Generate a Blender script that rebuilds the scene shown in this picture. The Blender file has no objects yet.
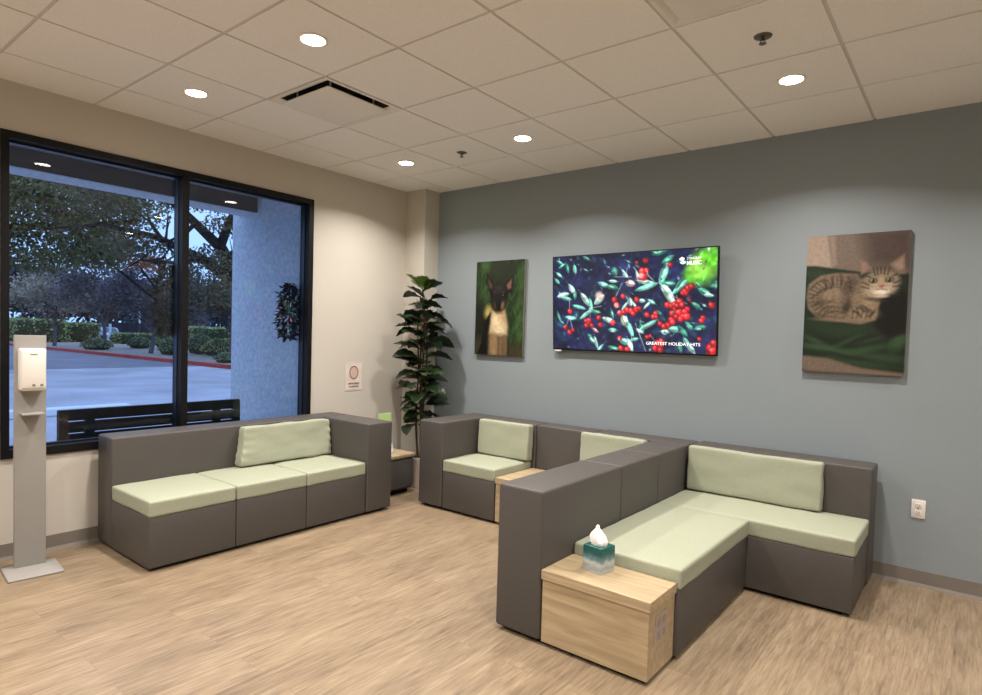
import bpy, bmesh, math, random
import numpy as np
from mathutils import Vector, Matrix, noise

# ------------------------------------------------------------------ camera
S = bpy.context.scene
COL = S.collection
cam_d = bpy.data.cameras.new('camera')
cam = bpy.data.objects.new('camera', cam_d); COL.objects.link(cam); S.camera = cam
cam_d.sensor_fit = 'HORIZONTAL'; cam_d.sensor_width = 36.0
cam_d.lens = 611.45 / 982 * 36.0
cam_d.shift_y = 12.1 / 982
cam_d.clip_start = 0.05; cam_d.clip_end = 600
yaw, pit, rol = 0.66815, -0.0370, 0.02946
_f = Vector((-math.sin(yaw)*math.cos(pit), math.cos(yaw)*math.cos(pit), math.sin(pit)))
_r = Vector((math.cos(yaw), math.sin(yaw), 0)); _u = _r.cross(_f)
_r2 = math.cos(rol)*_r + math.sin(rol)*_u; _u2 = -math.sin(rol)*_r + math.cos(rol)*_u
cam.matrix_world = Matrix(((_r2.x, _u2.x, -_f.x, 4.695), (_r2.y, _u2.y, -_f.y, -4.661), (_r2.z, _u2.z, -_f.z, 1.483), (0, 0, 0, 1)))

# ------------------------------------------------------------------ view + dusk sky
S.view_settings.view_transform = 'Standard'; S.view_settings.look = 'None'
S.view_settings.gamma = 1; S.view_settings.use_curve_mapping = False
S.view_settings.exposure = 0.08
SKY_STRENGTH = 2.3
LAMP_W = 26.5
LAMP_COL = (1.0, 0.935, 0.87)
LAMP_SPREAD = 136
w = bpy.data.worlds.new('dusk_sky'); S.world = w; w.use_nodes = True
wn = w.node_tree; wn.nodes.clear()
wo = wn.nodes.new('ShaderNodeOutputWorld'); wb = wn.nodes.new('ShaderNodeBackground')
wt = wn.nodes.new('ShaderNodeTexCoord'); ws = wn.nodes.new('ShaderNodeSeparateXYZ'); wr = wn.nodes.new('ShaderNodeValToRGB')
wr.color_ramp.elements[0].position = 0.0; wr.color_ramp.elements[0].color = (0.25, 0.40, 0.70, 1)
wr.color_ramp.elements[1].position = 0.7; wr.color_ramp.elements[1].color = (0.34, 0.48, 0.84, 1)
wn.links.new(wt.outputs['Generated'], ws.inputs[0]); wn.links.new(ws.outputs[2], wr.inputs[0])
wn.links.new(wr.outputs[0], wb.inputs[0]); wb.inputs[1].default_value = SKY_STRENGTH
wn.links.new(wb.outputs[0], wo.inputs[0])

# ------------------------------------------------------------------ helpers
def lin(c):
    return tuple(((v/255)/12.92 if v/255 <= 0.04045 else ((v/255+0.055)/1.055)**2.4) for v in c)

def mat(name, col, rough=0.6, spec=0.4, metal=0.0, noise_scale=None, var=0.0, bump=0.0, bump_scale=200, emit=None, emit_s=0, sheen=0, detail=3, stretch=None):
    m = bpy.data.materials.new(name); m.use_nodes = True
    nt = m.node_tree; b = nt.nodes['Principled BSDF']
    c = lin(col)
    b.inputs['Base Color'].default_value = (*c, 1)
    b.inputs['Roughness'].default_value = rough
    b.inputs['Specular IOR Level'].default_value = spec
    b.inputs['Metallic'].default_value = metal
    if sheen: b.inputs['Sheen Weight'].default_value = sheen
    if emit is not None:
        b.inputs['Emission Color'].default_value = (*emit, 1); b.inputs['Emission Strength'].default_value = emit_s
    tc = nt.nodes.new('ShaderNodeTexCoord')
    src = tc.outputs['Object']
    if stretch:
        mp = nt.nodes.new('ShaderNodeMapping'); mp.inputs['Scale'].default_value = stretch
        nt.links.new(src, mp.inputs[0]); src2 = mp.outputs[0]
    else: src2 = src
    if var and noise_scale:
        n = nt.nodes.new('ShaderNodeTexNoise'); n.inputs['Scale'].default_value = noise_scale; n.inputs['Detail'].default_value = detail
        nt.links.new(src2, n.inputs['Vector'])
        r = nt.nodes.new('ShaderNodeValToRGB')
        r.color_ramp.elements[0].position = 0.3; r.color_ramp.elements[1].position = 0.7
        r.color_ramp.elements[0].color = (*[max(0, v*(1-var)) for v in c], 1)
        r.color_ramp.elements[1].color = (*[min(1, v*(1+var)) for v in c], 1)
        nt.links.new(n.outputs['Fac'], r.inputs[0]); nt.links.new(r.outputs[0], b.inputs['Base Color'])
    if bump:
        n2 = nt.nodes.new('ShaderNodeTexNoise'); n2.inputs['Scale'].default_value = bump_scale; n2.inputs['Detail'].default_value = 2
        nt.links.new(src, n2.inputs['Vector'])
        bp = nt.nodes.new('ShaderNodeBump'); bp.inputs['Strength'].default_value = bump; bp.inputs['Distance'].default_value = 0.002
        nt.links.new(n2.outputs['Fac'], bp.inputs['Height']); nt.links.new(bp.outputs[0], b.inputs['Normal'])
    return m

def attr_mat(name, emit=0.0, rough=0.6, spec=0.3):
    m = bpy.data.materials.new(name); m.use_nodes = True
    nt = m.node_tree; b = nt.nodes['Principled BSDF']
    a = nt.nodes.new('ShaderNodeAttribute'); a.attribute_name = 'picture'
    b.inputs['Roughness'].default_value = rough; b.inputs['Specular IOR Level'].default_value = spec
    if emit:
        b.inputs['Base Color'].default_value = (0.01, 0.01, 0.01, 1)
        nt.links.new(a.outputs['Color'], b.inputs['Emission Color']); b.inputs['Emission Strength'].default_value = emit
    else:
        nt.links.new(a.outputs['Color'], b.inputs['Base Color'])
    return m

class MB:
    def __init__(s): s.v = []; s.f = []
    def add(s, vs, fs):
        o = len(s.v); s.v += [tuple(p) for p in vs]; s.f += [tuple(i+o for i in f) for f in fs]; return s
    def box(s, x0, y0, z0, x1, y1, z1, M=None):
        vs = [(x, y, z) for x in (x0, x1) for y in (y0, y1) for z in (z0, z1)]
        if M is not None: vs = [tuple(M @ Vector(p)) for p in vs]
        return s.add(vs, [(0, 1, 3, 2), (4, 6, 7, 5), (0, 4, 5, 1), (2, 3, 7, 6), (0, 2, 6, 4), (1, 5, 7, 3)])
    def rbox(s, x0, y0, z0, x1, y1, z1, r=0.02, seg=3, n=1, crown=0.0, wr=0.0, taper=0.0, tapax=1, seed=0):
        """box with rounded edges; crown lifts the middle of the top, wr adds soft wrinkles, taper thins the top"""
        c = ((x0+x1)/2, (y0+y1)/2, (z0+z1)/2); h = ((x1-x0)/2, (y1-y0)/2, (z1-z0)/2)
        r = min(r, min(h)*0.98)
        def samples(hh):
            e = [-hh + r*(1-math.cos(math.pi/2*k/seg)) for k in range(seg+1)]
            mid = [(-hh+r) + (2*hh-2*r)*k/n for k in range(1, n)]
            return e + mid + [-q for q in reversed(e)]
        smp = [samples(q) for q in h]
        idx = {}; V = []; F = []
        def vert(i, j, k):
            key = (i, j, k)
            if key not in idx:
                p = [smp[0][i], smp[1][j], smp[2][k]]
                q = [max(-(h[a]-r), min(h[a]-r, p[a])) for a in range(3)]
                d = Vector([p[a]-q[a] for a in range(3)])
                if d.length > 1e-9: d = d.normalized()*r
                p = [q[a]+d[a] for a in range(3)]
                X, Y, Z = p
                if crown and p[2] > 0:
                    Z += crown*(1-(X/h[0])**4)*(1-(Y/h[1])**4)*(p[2]/h[2])
                if taper:
                    t = (p[2]+h[2])/(2*h[2])
                    if tapax == 1: Y = Y*(1-taper*t)
                    else: X = X*(1-taper*t)
                if wr:
                    nv = noise.noise(Vector((X*9+seed*3.1, Y*9, Z*9)))*wr + noise.noise(Vector((X*26+seed, Y*22, Z*24)))*wr*0.4
                    dd = d.normalized() if d.length > 1e-9 else Vector((0, 0, 0))
                    if dd.length == 0:
                        ax = max(range(3), key=lambda a: abs(p[a])/h[a]); dd = Vector([math.copysign(1, p[a]) if a == ax else 0 for a in range(3)])
                    X += dd.x*nv; Y += dd.y*nv; Z += dd.z*nv
                idx[key] = len(V); V.append((X+c[0], Y+c[1], Z+c[2]))
            return idx[key]
        N = [len(q)-1 for q in smp]
        for a in range(3):
            b1, b2 = [(1, 2), (2, 0), (0, 1)][a]
            for side in (0, N[a]):
                for i in range(N[b1]):
                    for j in range(N[b2]):
                        def g(ii, jj):
                            t = [0, 0, 0]; t[a] = side; t[b1] = ii; t[b2] = jj; return vert(*t)
                        q = (g(i, j), g(i+1, j), g(i+1, j+1), g(i, j+1))
                        F.append(q if side else tuple(reversed(q)))
        return s.add(V, F)
    def lathe(s, prof, c=(0, 0, 0), n=32, cap0=True, cap1=True):
        vs = []; fs = []
        for (r, z) in prof:
            for k in range(n):
                a = 2*math.pi*k/n; vs.append((c[0]+r*math.cos(a), c[1]+r*math.sin(a), c[2]+z))
        for i in range(len(prof)-1):
            for k in range(n):
                k2 = (k+1) % n; fs.append((i*n+k, i*n+k2, (i+1)*n+k2, (i+1)*n+k))
        if cap0: fs.append(tuple(reversed(range(n))))
        if cap1: fs.append(tuple((len(prof)-1)*n+k for k in range(n)))
        return s.add(vs, fs)
    def tube(s, pts, rad, n=8):
        pts = [Vector(p) for p in pts]; vs = []; fs = []
        if not isinstance(rad, (list, tuple)): rad = [rad]*len(pts)
        for i, p in enumerate(pts):
            t = (pts[min(i+1, len(pts)-1)]-pts[max(i-1, 0)]).normalized()
            a = t.cross(Vector((0.31, 0.17, 0.93)) if abs(t.z) < 0.9 else Vector((1, 0.1, 0))).normalized(); b = t.cross(a)
            for k in range(n):
                an = 2*math.pi*k/n; vs.append(p + rad[i]*(math.cos(an)*a+math.sin(an)*b))
        for i in range(len(pts)-1):
            for k in range(n):
                k2 = (k+1) % n; fs.append((i*n+k, i*n+k2, (i+1)*n+k2, (i+1)*n+k))
        fs.append(tuple(reversed(range(n)))); fs.append(tuple((len(pts)-1)*n+k for k in range(n)))
        return s.add(vs, fs)
    def build(s, name, m, parent=None, smooth=False, loc=None, sharp=35):
        me = bpy.data.meshes.new(name)
        off = Vector(loc) if loc is not None else Vector((0, 0, 0))
        me.from_pydata([tuple(Vector(p)-off) for p in s.v], [], s.f)
        me.validate()
        bm = bmesh.new(); bm.from_mesh(me); bmesh.ops.recalc_face_normals(bm, faces=bm.faces); bm.to_mesh(me); bm.free()
        if smooth:
            me.polygons.foreach_set('use_smooth', [True]*len(me.polygons))
            me.set_sharp_from_angle(angle=math.radians(sharp))
        o = bpy.data.objects.new(name, me); COL.objects.link(o)
        me.materials.append(m)
        if loc is not None: o.location = off
        if parent is not None:
            o.parent = parent
            # geometry is written in world coordinates: cancel the parent's place
            o.matrix_parent_inverse = parent_matrix(parent).inverted()
        return o

def parent_matrix(p):
    m = p.matrix_basis.copy() if not hasattr(p, 'type') else Matrix.LocRotScale(p.location, p.rotation_euler, p.scale)
    if p.parent is not None: m = parent_matrix(p.parent) @ p.matrix_parent_inverse @ m
    return m

def tag(o, label, cat, group=None, kind=None):
    if label: o['label'] = label
    if cat: o['category'] = cat
    if group: o['group'] = group
    if kind: o['kind'] = kind
    return o
def thing(name, loc, label, cat, group=None):
    o = bpy.data.objects.new(name, None); COL.objects.link(o); o.location = loc
    o.empty_display_size = 0.1
    return tag(o, label, cat, group)
def struct(o, label=None):
    o['kind'] = 'structure'
    if label: o['label'] = label
    return o

# ------------------------------------------------------------------ materials
H = 2.96
m_wall = mat('beige_wall_paint', (196, 190, 180), 0.75, 0.25, noise_scale=1.5, var=0.02, bump=0.35, bump_scale=90)
m_blue = mat('grey_blue_wall_paint', (138, 147, 152), 0.6, 0.3, noise_scale=1.5, var=0.02, bump=0.35, bump_scale=90)
m_tile = mat('ceiling_tile', (236, 233, 230), 0.9, 0.1, noise_scale=160, var=0.05, bump=0.3, bump_scale=260)
m_tee = mat('ceiling_tee', (208, 202, 196), 0.6, 0.3)
m_cove = mat('rubber_cove', (120, 113, 105), 0.55, 0.4)
m_vinyl = mat('grey_brown_upholstery', (77, 73, 70), 0.5, 0.35, noise_scale=260, var=0.16, bump=0.25, bump_scale=420)
m_green = mat('sage_upholstery', (155, 159, 139), 0.6, 0.35, noise_scale=140, var=0.07, bump=0.3, bump_scale=320)
m_plinth = mat('black_plinth', (18, 16, 15), 0.7, 0.2)
m_black = mat('black_frame', (12, 11, 12), 0.5, 0.25)
m_white = mat('white_plastic', (225, 220, 214), 0.4, 0.5)
m_wedge = mat('canvas_side', (128, 124, 118), 0.8, 0.2)
m_throat = mat('vent_throat', (72, 68, 64), 0.8, 0.1)
m_slot = mat('dark_slot', (25, 23, 22), 0.8, 0.1)
m_soft_metal = mat('painted_grey_metal', (146, 143, 139), 0.45, 0.5, noise_scale=3, var=0.03)
m_vent = mat('vent_enamel', (226, 222, 216), 0.5, 0.4)
m_chrome = mat('sprinkler_metal', (120, 112, 102), 0.35, 0.5, metal=0.9)

def floor_material():
    m = bpy.data.materials.new('oak_vinyl_planks'); m.use_nodes = True
    nt = m.node_tree; b = nt.nodes['Principled BSDF']; L = nt.links; N = nt.nodes
    tc = N.new('ShaderNodeTexCoord')
    mp = N.new('ShaderNodeMapping'); mp.inputs['Rotation'].default_value = (0, 0, math.radians(90)); L.new(tc.outputs['Object'], mp.inputs[0])
    br = N.new('ShaderNodeTexBrick'); br.offset = 0.37; br.inputs['Scale'].default_value = 1.0
    br.inputs['Brick Width'].default_value = 1.22; br.inputs['Row Height'].default_value = 0.18; br.inputs['Mortar Size'].default_value = 0.0009
    br.inputs['Color1'].default_value = (0, 0, 0, 1); br.inputs['Color2'].default_value = (1, 1, 1, 1); br.inputs['Mortar'].default_value = (0.5, 0.5, 0.5, 1)
    L.new(mp.outputs[0], br.inputs['Vector'])
    # per plank offset of the grain
    add = N.new('ShaderNodeVectorMath'); add.operation = 'MULTIPLY_ADD'
    L.new(br.outputs['Color'], add.inputs[0]); add.inputs[1].default_value = (7.3, 3.1, 5.7); L.new(tc.outputs['Object'], add.inputs[2])
    def grain(sc, det, rgh, dist, vec):
        q = N.new('ShaderNodeMapping'); q.inputs['Scale'].default_value = vec; L.new(add.outputs[0], q.inputs[0])
        n = N.new('ShaderNodeTexNoise'); n.inputs['Scale'].default_value = sc; n.inputs['Detail'].default_value = det
        n.inputs['Roughness'].default_value = rgh; n.inputs['Distortion'].default_value = dist
        L.new(q.outputs[0], n.inputs['Vector']); return n
    g1 = grain(1.0, 7, 0.68, 0.5, (34, 3.6, 1))
    g2 = grain(1.0, 3, 0.5, 0.2, (110, 7, 1))
    g3 = grain(1.0, 3, 0.5, 0.0, (6, 1.6, 1))
    r1 = N.new('ShaderNodeValToRGB'); e = r1.color_ramp.elements
    e[0].position = 0.32; e[0].color = (*lin((92, 78, 63)), 1); e[1].position = 0.68; e[1].color = (*lin((160, 142, 118)), 1)
    x = e.new(0.5); x.color = (*lin((134, 116, 94)), 1)
    mx = N.new('ShaderNodeMix'); mx.data_type = 'FLOAT'; mx.inputs[0].default_value = 0.42
    L.new(g1.outputs['Fac'], mx.inputs[2]); L.new(g3.outputs['Fac'], mx.inputs[3])
    mx2 = N.new('ShaderNodeMix'); mx2.data_type = 'FLOAT'; mx2.inputs[0].default_value = 0.34
    L.new(mx.outputs[0], mx2.inputs[2]); L.new(g2.outputs['Fac'], mx2.inputs[3])
    L.new(mx2.outputs[0], r1.inputs[0])
    tint = N.new('ShaderNodeMix'); tint.data_type = 'RGBA'; tint.blend_type = 'MULTIPLY'; tint.inputs[0].default_value = 1.0
    tr = N.new('ShaderNodeMapRange'); tr.inputs[3].default_value = 0.93; tr.inputs[4].default_value = 1.04
    L.new(br.outputs['Color'], tr.inputs[0]); L.new(tr.outputs[0], tint.inputs[7]); L.new(r1.outputs[0], tint.inputs[6])
    seam = N.new('ShaderNodeMix'); seam.data_type = 'RGBA'; L.new(br.outputs['Fac'], seam.inputs[0]); L.new(tint.outputs[2], seam.inputs[6]); seam.inputs[7].default_value = (*lin((118, 100, 80)), 1)
    L.new(seam.outputs[2], b.inputs['Base Color'])
    b.inputs['Roughness'].default_value = 0.42; b.inputs['Specular IOR Level'].default_value = 0.35
    bp = N.new('ShaderNodeBump'); bp.inputs['Strength'].default_value = 0.12; bp.inputs['Distance'].default_value = 0.001
    L.new(g2.outputs['Fac'], bp.inputs['Height']); L.new(bp.outputs[0], b.inputs['Normal'])
    return m
m_floor = floor_material()

def wood_material(name, a, bcol, axis):
    m = bpy.data.materials.new(name); m.use_nodes = True
    nt = m.node_tree; b = nt.nodes['Principled BSDF']; L = nt.links; N = nt.nodes
    tc = N.new('ShaderNodeTexCoord'); q = N.new('ShaderNodeMapping')
    sc = [34, 34, 34]; sc[axis] = 3.0; q.inputs['Scale'].default_value = sc
    L.new(tc.outputs['Object'], q.inputs[0])
    n = N.new('ShaderNodeTexNoise'); n.inputs['Scale'].default_value = 1; n.inputs['Detail'].default_value = 6; n.inputs['Distortion'].default_value = 0.7
    L.new(q.outputs[0], n.inputs['Vector'])
    r = N.new('ShaderNodeValToRGB'); r.color_ramp.elements[0].position = 0.3; r.color_ramp.elements[1].position = 0.7
    r.color_ramp.elements[0].color = (*lin(a), 1); r.color_ramp.elements[1].color = (*lin(bcol), 1)
    L.new(n.outputs['Fac'], r.inputs[0]); L.new(r.outputs[0], b.inputs['Base Color'])
    b.inputs['Roughness'].default_value = 0.4
    return m
m_wood = wood_material('light_oak_laminate', (152, 133, 104), (184, 164, 132), 0)

# ------------------------------------------------------------------ room shell
RX, RY = 7.6, -7.4          # right and rear extents of the room
WY0, WY1, WZ0, WZ1 = -3.585, -1.34, 0.635, 2.66   # window opening
struct(MB().box(-0.0, RY, -0.06, RX, 0.0, 0.0).build('floor', m_floor))
b = MB()
b.box(-0.16, RY-0.1, -0.1, 0, WY0, 3.2); b.box(-0.16, WY1, -0.1, 0, 0.16, 3.2)
b.box(-0.16, WY0, -0.1, 0, WY1, WZ0); b.box(-0.16, WY0, WZ1, 0, WY1, 3.2)
struct(b.build('wall_left', m_wall))
struct(MB().box(-0.16, 0, -0.1, RX+0.1, 0.16, 3.2).build('wall_back', m_blue))
struct(MB().box(RX, RY-0.1, -0.1, RX+0.12, 0, 3.2).build('wall_right', m_wall))
struct(MB().box(0, RY-0.12, -0.1, RX, RY, 3.2).build('wall_front', m_wall))
struct(MB().box(0, -0.205, 0, 0.275, 0, H).build('wall_corner', m_wall))
# cove base, with a flared toe
def cove(name, pts):
    b = MB()
    for (p, q, nx, ny) in pts:
        prof = [(0, 0.1), (0.004, 0.1), (0.005, 0.02), (0.014, 0.004), (0.016, 0), (0, 0)]
        vs = [(e[0]+nx*d, e[1]+ny*d, z) for e in (p, q) for d, z in prof]; n = len(prof)
        b.add(vs, [(i, (i+1) % n, (i+1) % n+n, i+n) for i in range(n)] + [tuple(range(n)), tuple(range(2*n-1, n-1, -1))])
    return struct(b.build(name, m_cove))
cove('baseboard_left', [((0, RY), (0, -0.205), 1, 0)])
cove('baseboard_corner', [((0, -0.205), (0.275, -0.205), 0, -1), ((0.275, -0.221), (0.275, 0), 1, 0)])
cove('baseboard_back', [((0.275, 0), (RX, 0), 0, -1)])

# suspended ceiling: tiles with a narrow reveal, tees above the reveal
XA, YB, T = 0.463, -0.636, 0.6098
xs = [0.0] + [XA+T*i for i in range(0, 12)]; xs = [x for x in xs if x < RX] + [RX]
ys = [0.0] + [YB-T*i for i in range(0, 12)]; ys = [y for y in ys if y > RY] + [RY]
VENTS = [(2, 3), (6, 3)]     # tile cells taken by the diffusers (index in xs, ys)
g = 0.0085
b = MB()
for i in range(len(xs)-1):
    for j in range(len(ys)-1):
        if (i, j) in VENTS: continue
        x0 = xs[i]+(g if i else 0); x1 = xs[i+1]-g; y1 = ys[j]-(g if j else 0); y0 = ys[j+1]+g
        b.box(x0, y0, H, x1, y1, H+0.012)
struct(b.build('ceiling', m_tile))
b = MB()
for x in xs[1:-1]: b.box(x-0.012, RY, H+0.005, x+0.012, 0, H+0.04)
for y in ys[1:-1]: b.box(0, y-0.012, H+0.0052, RX, y+0.012, H+0.04)
struct(b.build('trim_1', m_tee), 'inverted tee grid of the suspended ceiling')
struct(MB().box(-0.16, RY-0.12, 3.2, RX+0.1, 0.16, 3.26).build('roof_deck', m_slot))

# ------------------------------------------------------------------ window
m_glass = bpy.data.materials.new('window_glass'); m_glass.use_nodes = True
nt = m_glass.node_tree; nt.nodes.clear()
go = nt.nodes.new('ShaderNodeOutputMaterial'); gm = nt.nodes.new('ShaderNodeMixShader'); gt = nt.nodes.new('ShaderNodeBsdfTransparent')
gg = nt.nodes.new('ShaderNodeBsdfGlossy'); gf = nt.nodes.new('ShaderNodeFresnel')
gt.inputs[0].default_value = (0.90, 0.94, 0.96, 1); gg.inputs['Roughness'].default_value = 0.0; gf.inputs[0].default_value = 1.45
nt.links.new(gf.outputs[0], gm.inputs[0]); nt.links.new(gt.outputs[0], gm.inputs[1]); nt.links.new(gg.outputs[0], gm.inputs[2]); nt.links.new(gm.outputs[0], go.inputs[0])
win = MB().box(-0.125, WY0, WZ0, 0.012, WY0+0.045, WZ1).box(-0.125, WY1-0.045, WZ0, 0.012, WY1, WZ1)\
    .box(-0.125, WY0+0.045, WZ1-0.045, 0.012, WY1-0.045, WZ1).box(-0.125, WY0+0.045, WZ0, 0.012, WY1-0.045, WZ0+0.055).build('window_1', m_black)
struct(win)
mul = MB().box(-0.125, -2.495, WZ0+0.055, 0.012, -2.445, WZ1-0.045).build('mullion', m_black, win)
stop = MB()
for (a0, a1) in ((WY0+0.045, -2.495), (-2.445, WY1-0.045)):
    stop.box(-0.09, a0, WZ0+0.055, -0.05, a0+0.006, WZ1-0.045).box(-0.09, a1-0.006, WZ0+0.055, -0.05, a1, WZ1-0.045)
    stop.box(-0.09, a0+0.012, WZ1-0.06, -0.05, a1-0.012, WZ1-0.045).box(-0.09, a0+0.012, WZ0+0.055, -0.05, a1-0.012, WZ0+0.068)
stop.build('glazing_bead', mat('bead_metal', (40, 42, 50), 0.35, 0.5, metal=0.6), win)
for (a0, a1) in ((WY0+0.05, -2.50), (-2.44, WY1-0.05)):
    MB().box(-0.076, a0, WZ0+0.06, -0.070, a1, WZ1-0.05).build('glass_pane', m_glass, win)

# ------------------------------------------------------------------ outside: porch, paving, car park
m_stucco = mat('pale_stucco', (200, 205, 212), 0.9, 0.1, noise_scale=26, var=0.16, bump=1.0, bump_scale=30)
m_concrete = mat('concrete_walk', (196, 196, 198), 0.85, 0.2, noise_scale=2.0, var=0.10)
m_asphalt = mat('worn_asphalt', (178, 175, 180), 0.9, 0.2, noise_scale=0.5, var=0.22, detail=8)
m_kerb = mat('red_kerb_paint', (168, 52, 48), 0.7, 0.2, noise_scale=1.2, var=0.25)
m_gravel = mat('planter_gravel', (150, 140, 132), 0.95, 0.1, noise_scale=5, var=0.25, detail=6)
m_darkfascia = mat('grey_fascia', (178, 180, 186), 0.9, 0.1)
struct(MB().box(-1.0, -9, 2.86, -0.16, -1.3, 2.92).build('soffit', m_darkfascia))
struct(MB().box(-1.30, -9, 2.65, -1.0, -1.3, 3.4).build('porch_beam', m_stucco))
struct(MB().box(-1.0, -9, 2.655, -0.985, -1.3, 2.80).build('beam_shade_band', mat('beam_shade', (78, 80, 88), 0.9, 0.1)))  # dark strip added on the beam's inner face, its shade put into the colour
struct(MB().box(-72, -20, -0.12, -21, 8.1, -0.112).build('tree_shade_strip', mat('shaded_asphalt', (128, 126, 134), 0.9, 0.2, noise_scale=0.6, var=0.15, detail=8)))  # thin darker slab over the far lot, tree shade painted as colour
struct(MB().box(-1.45, -1.3, -0.12, -0.16, -0.85, 3.4).build('porch_wing_wall', m_stucco))
struct(MB().box(-2.6, -14, -0.14, -0.16, 6, -0.05).build('walkway', m_concrete))
struct(MB().box(-140, -60, -0.2, -2.6, 90, -0.12).build('parking_lot', m_asphalt))
struct(MB().box(-72, 8.3, -0.12, -9, 16.5, 0.0).build('planting_bed', m_gravel))
struct(MB().box(-72, 8.1, -0.12, -9, 8.3, 0.04).build('kerb_red', m_kerb))
ws_ = MB().rbox(-8.0, -1.9, -0.12, -7.78, 0.18, 0.02, r=0.03).build('wheel_stop', mat('white_stop', (225, 228, 230), 0.8, 0.2), loc=(-7.9, -0.9, -0.12))
tag(ws_, 'long pale concrete wheel stop on the paving beyond the bench', 'wheel stop')

# bench outside
bn = thing('outdoor_bench', (-0.55, -2.45, -0.05), 'black slatted metal bench on the walkway just outside the window', 'bench')
m_bench = mat('bench_black', (18, 19, 25), 0.5, 0.4)
bx = -0.45
for k, (z0, z1) in enumerate(((0.782, 0.864), (0.694, 0.773), (0.606, 0.685), (0.518, 0.597))):
    MB().rbox(bx-0.02, -3.15, z0, bx+0.02, -1.77, z1, r=0.006).build('back_slat', m_bench, bn)
for k in range(5):
    MB().rbox(bx-0.12-0.095*k, -3.15, 0.36, bx-0.04-0.095*k, -1.77, 0.39, r=0.006).build('seat_slat', m_bench, bn)
for y in (-3.12, -2.95, -1.98, -1.8):
    MB().box(bx-0.016, y-0.03, 0.36, bx+0.026, y+0.03, 0.85).build('back_post', m_bench, bn)
for y in (-3.05, -1.87):
    for x in (bx-0.06, bx-0.48):
        MB().box(x-0.025, y-0.025, -0.05, x+0.025, y+0.025, 0.36).build('leg', m_bench, bn)

# dry garlands hanging on the outside of the glass
def garland(cx, cy, z0, z1, label, seed):
    rnd = random.Random(seed)
    root = thing('dried_garland', (cx, cy, z1), label, 'garland', 'dried garlands hung outside the window')
    MB().tube([(cx, cy, z1-0.02), (cx, cy, z1-0.2), (cx+0.01, cy, z0+0.08)], 0.006, 6).build('cord', m_bench, root)
    for nm, cc, cnt in (('foliage', (64, 60, 52), 620), ('dried_leaves', (96, 78, 62), 80)):
        b = MB()
        for k in range(cnt):
            t = rnd.random(); z = z0+(z1-z0)*t
            rad = 0.062*(0.35+math.sin(math.pi*min(1, t*0.9+0.12))**0.6)*rnd.uniform(0.2, 1.1)
            a = rnd.uniform(0, 6.28); p = Vector((cx+rad*math.cos(a), cy+rad*math.sin(a), z))
            d = Vector((math.cos(a), math.sin(a), rnd.uniform(-1.4, 0.5))).normalized()*rnd.uniform(0.035, 0.075)
            sd = d.cross(Vector((rnd.uniform(-1, 1), rnd.uniform(-1, 1), rnd.uniform(-1, 1)))).normalized()*0.012
            b.add([p, p+d*0.5+sd, p+d, p+d*0.5-sd], [(0, 1, 2, 3)])
        b.build(nm, mat('garland_'+nm, cc, 0.9, 0.1, noise_scale=20, var=0.3), root)
garland(-0.22, -2.50, 1.44, 1.97, 'brown dried garland hanging outside beside the centre mullion', 3)
garland(-0.24, -1.41, 1.42, 1.92, 'dark dried garland hanging outside at the right jamb, against the stucco', 8)

# vegetation: every crown is a cloud of small leaf blades round a branching trunk
def leaf_cloud(blobs, n, size, seed, flat=0.0, core=0.0):
    rnd = np.random.RandomState(seed)
    vol = np.array([bb[3]*bb[4]*bb[5] for bb in blobs])**0.67; vol = vol/vol.sum()
    pick = rnd.choice(len(blobs), n, p=vol)
    B = np.array(blobs)[pick]
    d = rnd.normal(size=(n, 3)); d /= np.linalg.norm(d, axis=1)[:, None]
    rr = rnd.uniform(core, 1, n)[:, None]**0.45
    c = B[:, :3]+d*rr*B[:, 3:6]
    # clump
    c += rnd.normal(size=(n, 3))*size*0.6
    a = rnd.normal(size=(n, 3)); a /= np.linalg.norm(a, axis=1)[:, None]
    s = np.cross(a, rnd.normal(size=(n, 3))); s /= np.linalg.norm(s, axis=1)[:, None]
    L = size*rnd.uniform(0.6, 1.4, n)[:, None]
    V = np.stack([c-a*L*0.5, c+s*L*0.28, c+a*L*0.5, c-s*L*0.28], 1).reshape(-1, 3)
    F = [(4*i, 4*i+1, 4*i+2, 4*i+3) for i in range(n)]
    b = MB(); b.v = [tuple(p) for p in V]; b.f = F
    return b

def quick(b, name, m, parent=None):
    me = bpy.data.meshes.new(name); me.from_pydata(b.v, [], b.f); me.materials.append(m)
    o = bpy.data.objects.new(name, me); COL.objects.link(o)
    if parent is not None: o.parent = parent; o.matrix_parent_inverse = parent_matrix(parent).inverted()
    return o

def leafmat(name, c, var=0.35, sc=0.9):
    return mat(name, c, 0.8, 0.15, noise_scale=sc, var=var, detail=4)

def tree(name, base, limbs, blobs, n, size, seed, mleaf, mbark, label, cat='tree', group=None):
    root = thing(name, base, label, cat, group)
    b = MB()
    for pts, r in limbs: b.tube(pts, r, 8)
    b.build('trunk', mbark, root, smooth=True)
    quick(leaf_cloud(blobs, n, size, seed, core=0.0), 'foliage', mleaf, root)
    return root

m_bark = mat('dark_bark', (44, 38, 38), 0.95, 0.1, noise_scale=6, var=0.3, bump=0.5, bump_scale=20)
m_bark2 = mat('grey_bark', (88, 84, 88), 0.95, 0.1, noise_scale=6, var=0.3)
rnd = random.Random(5)
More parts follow.
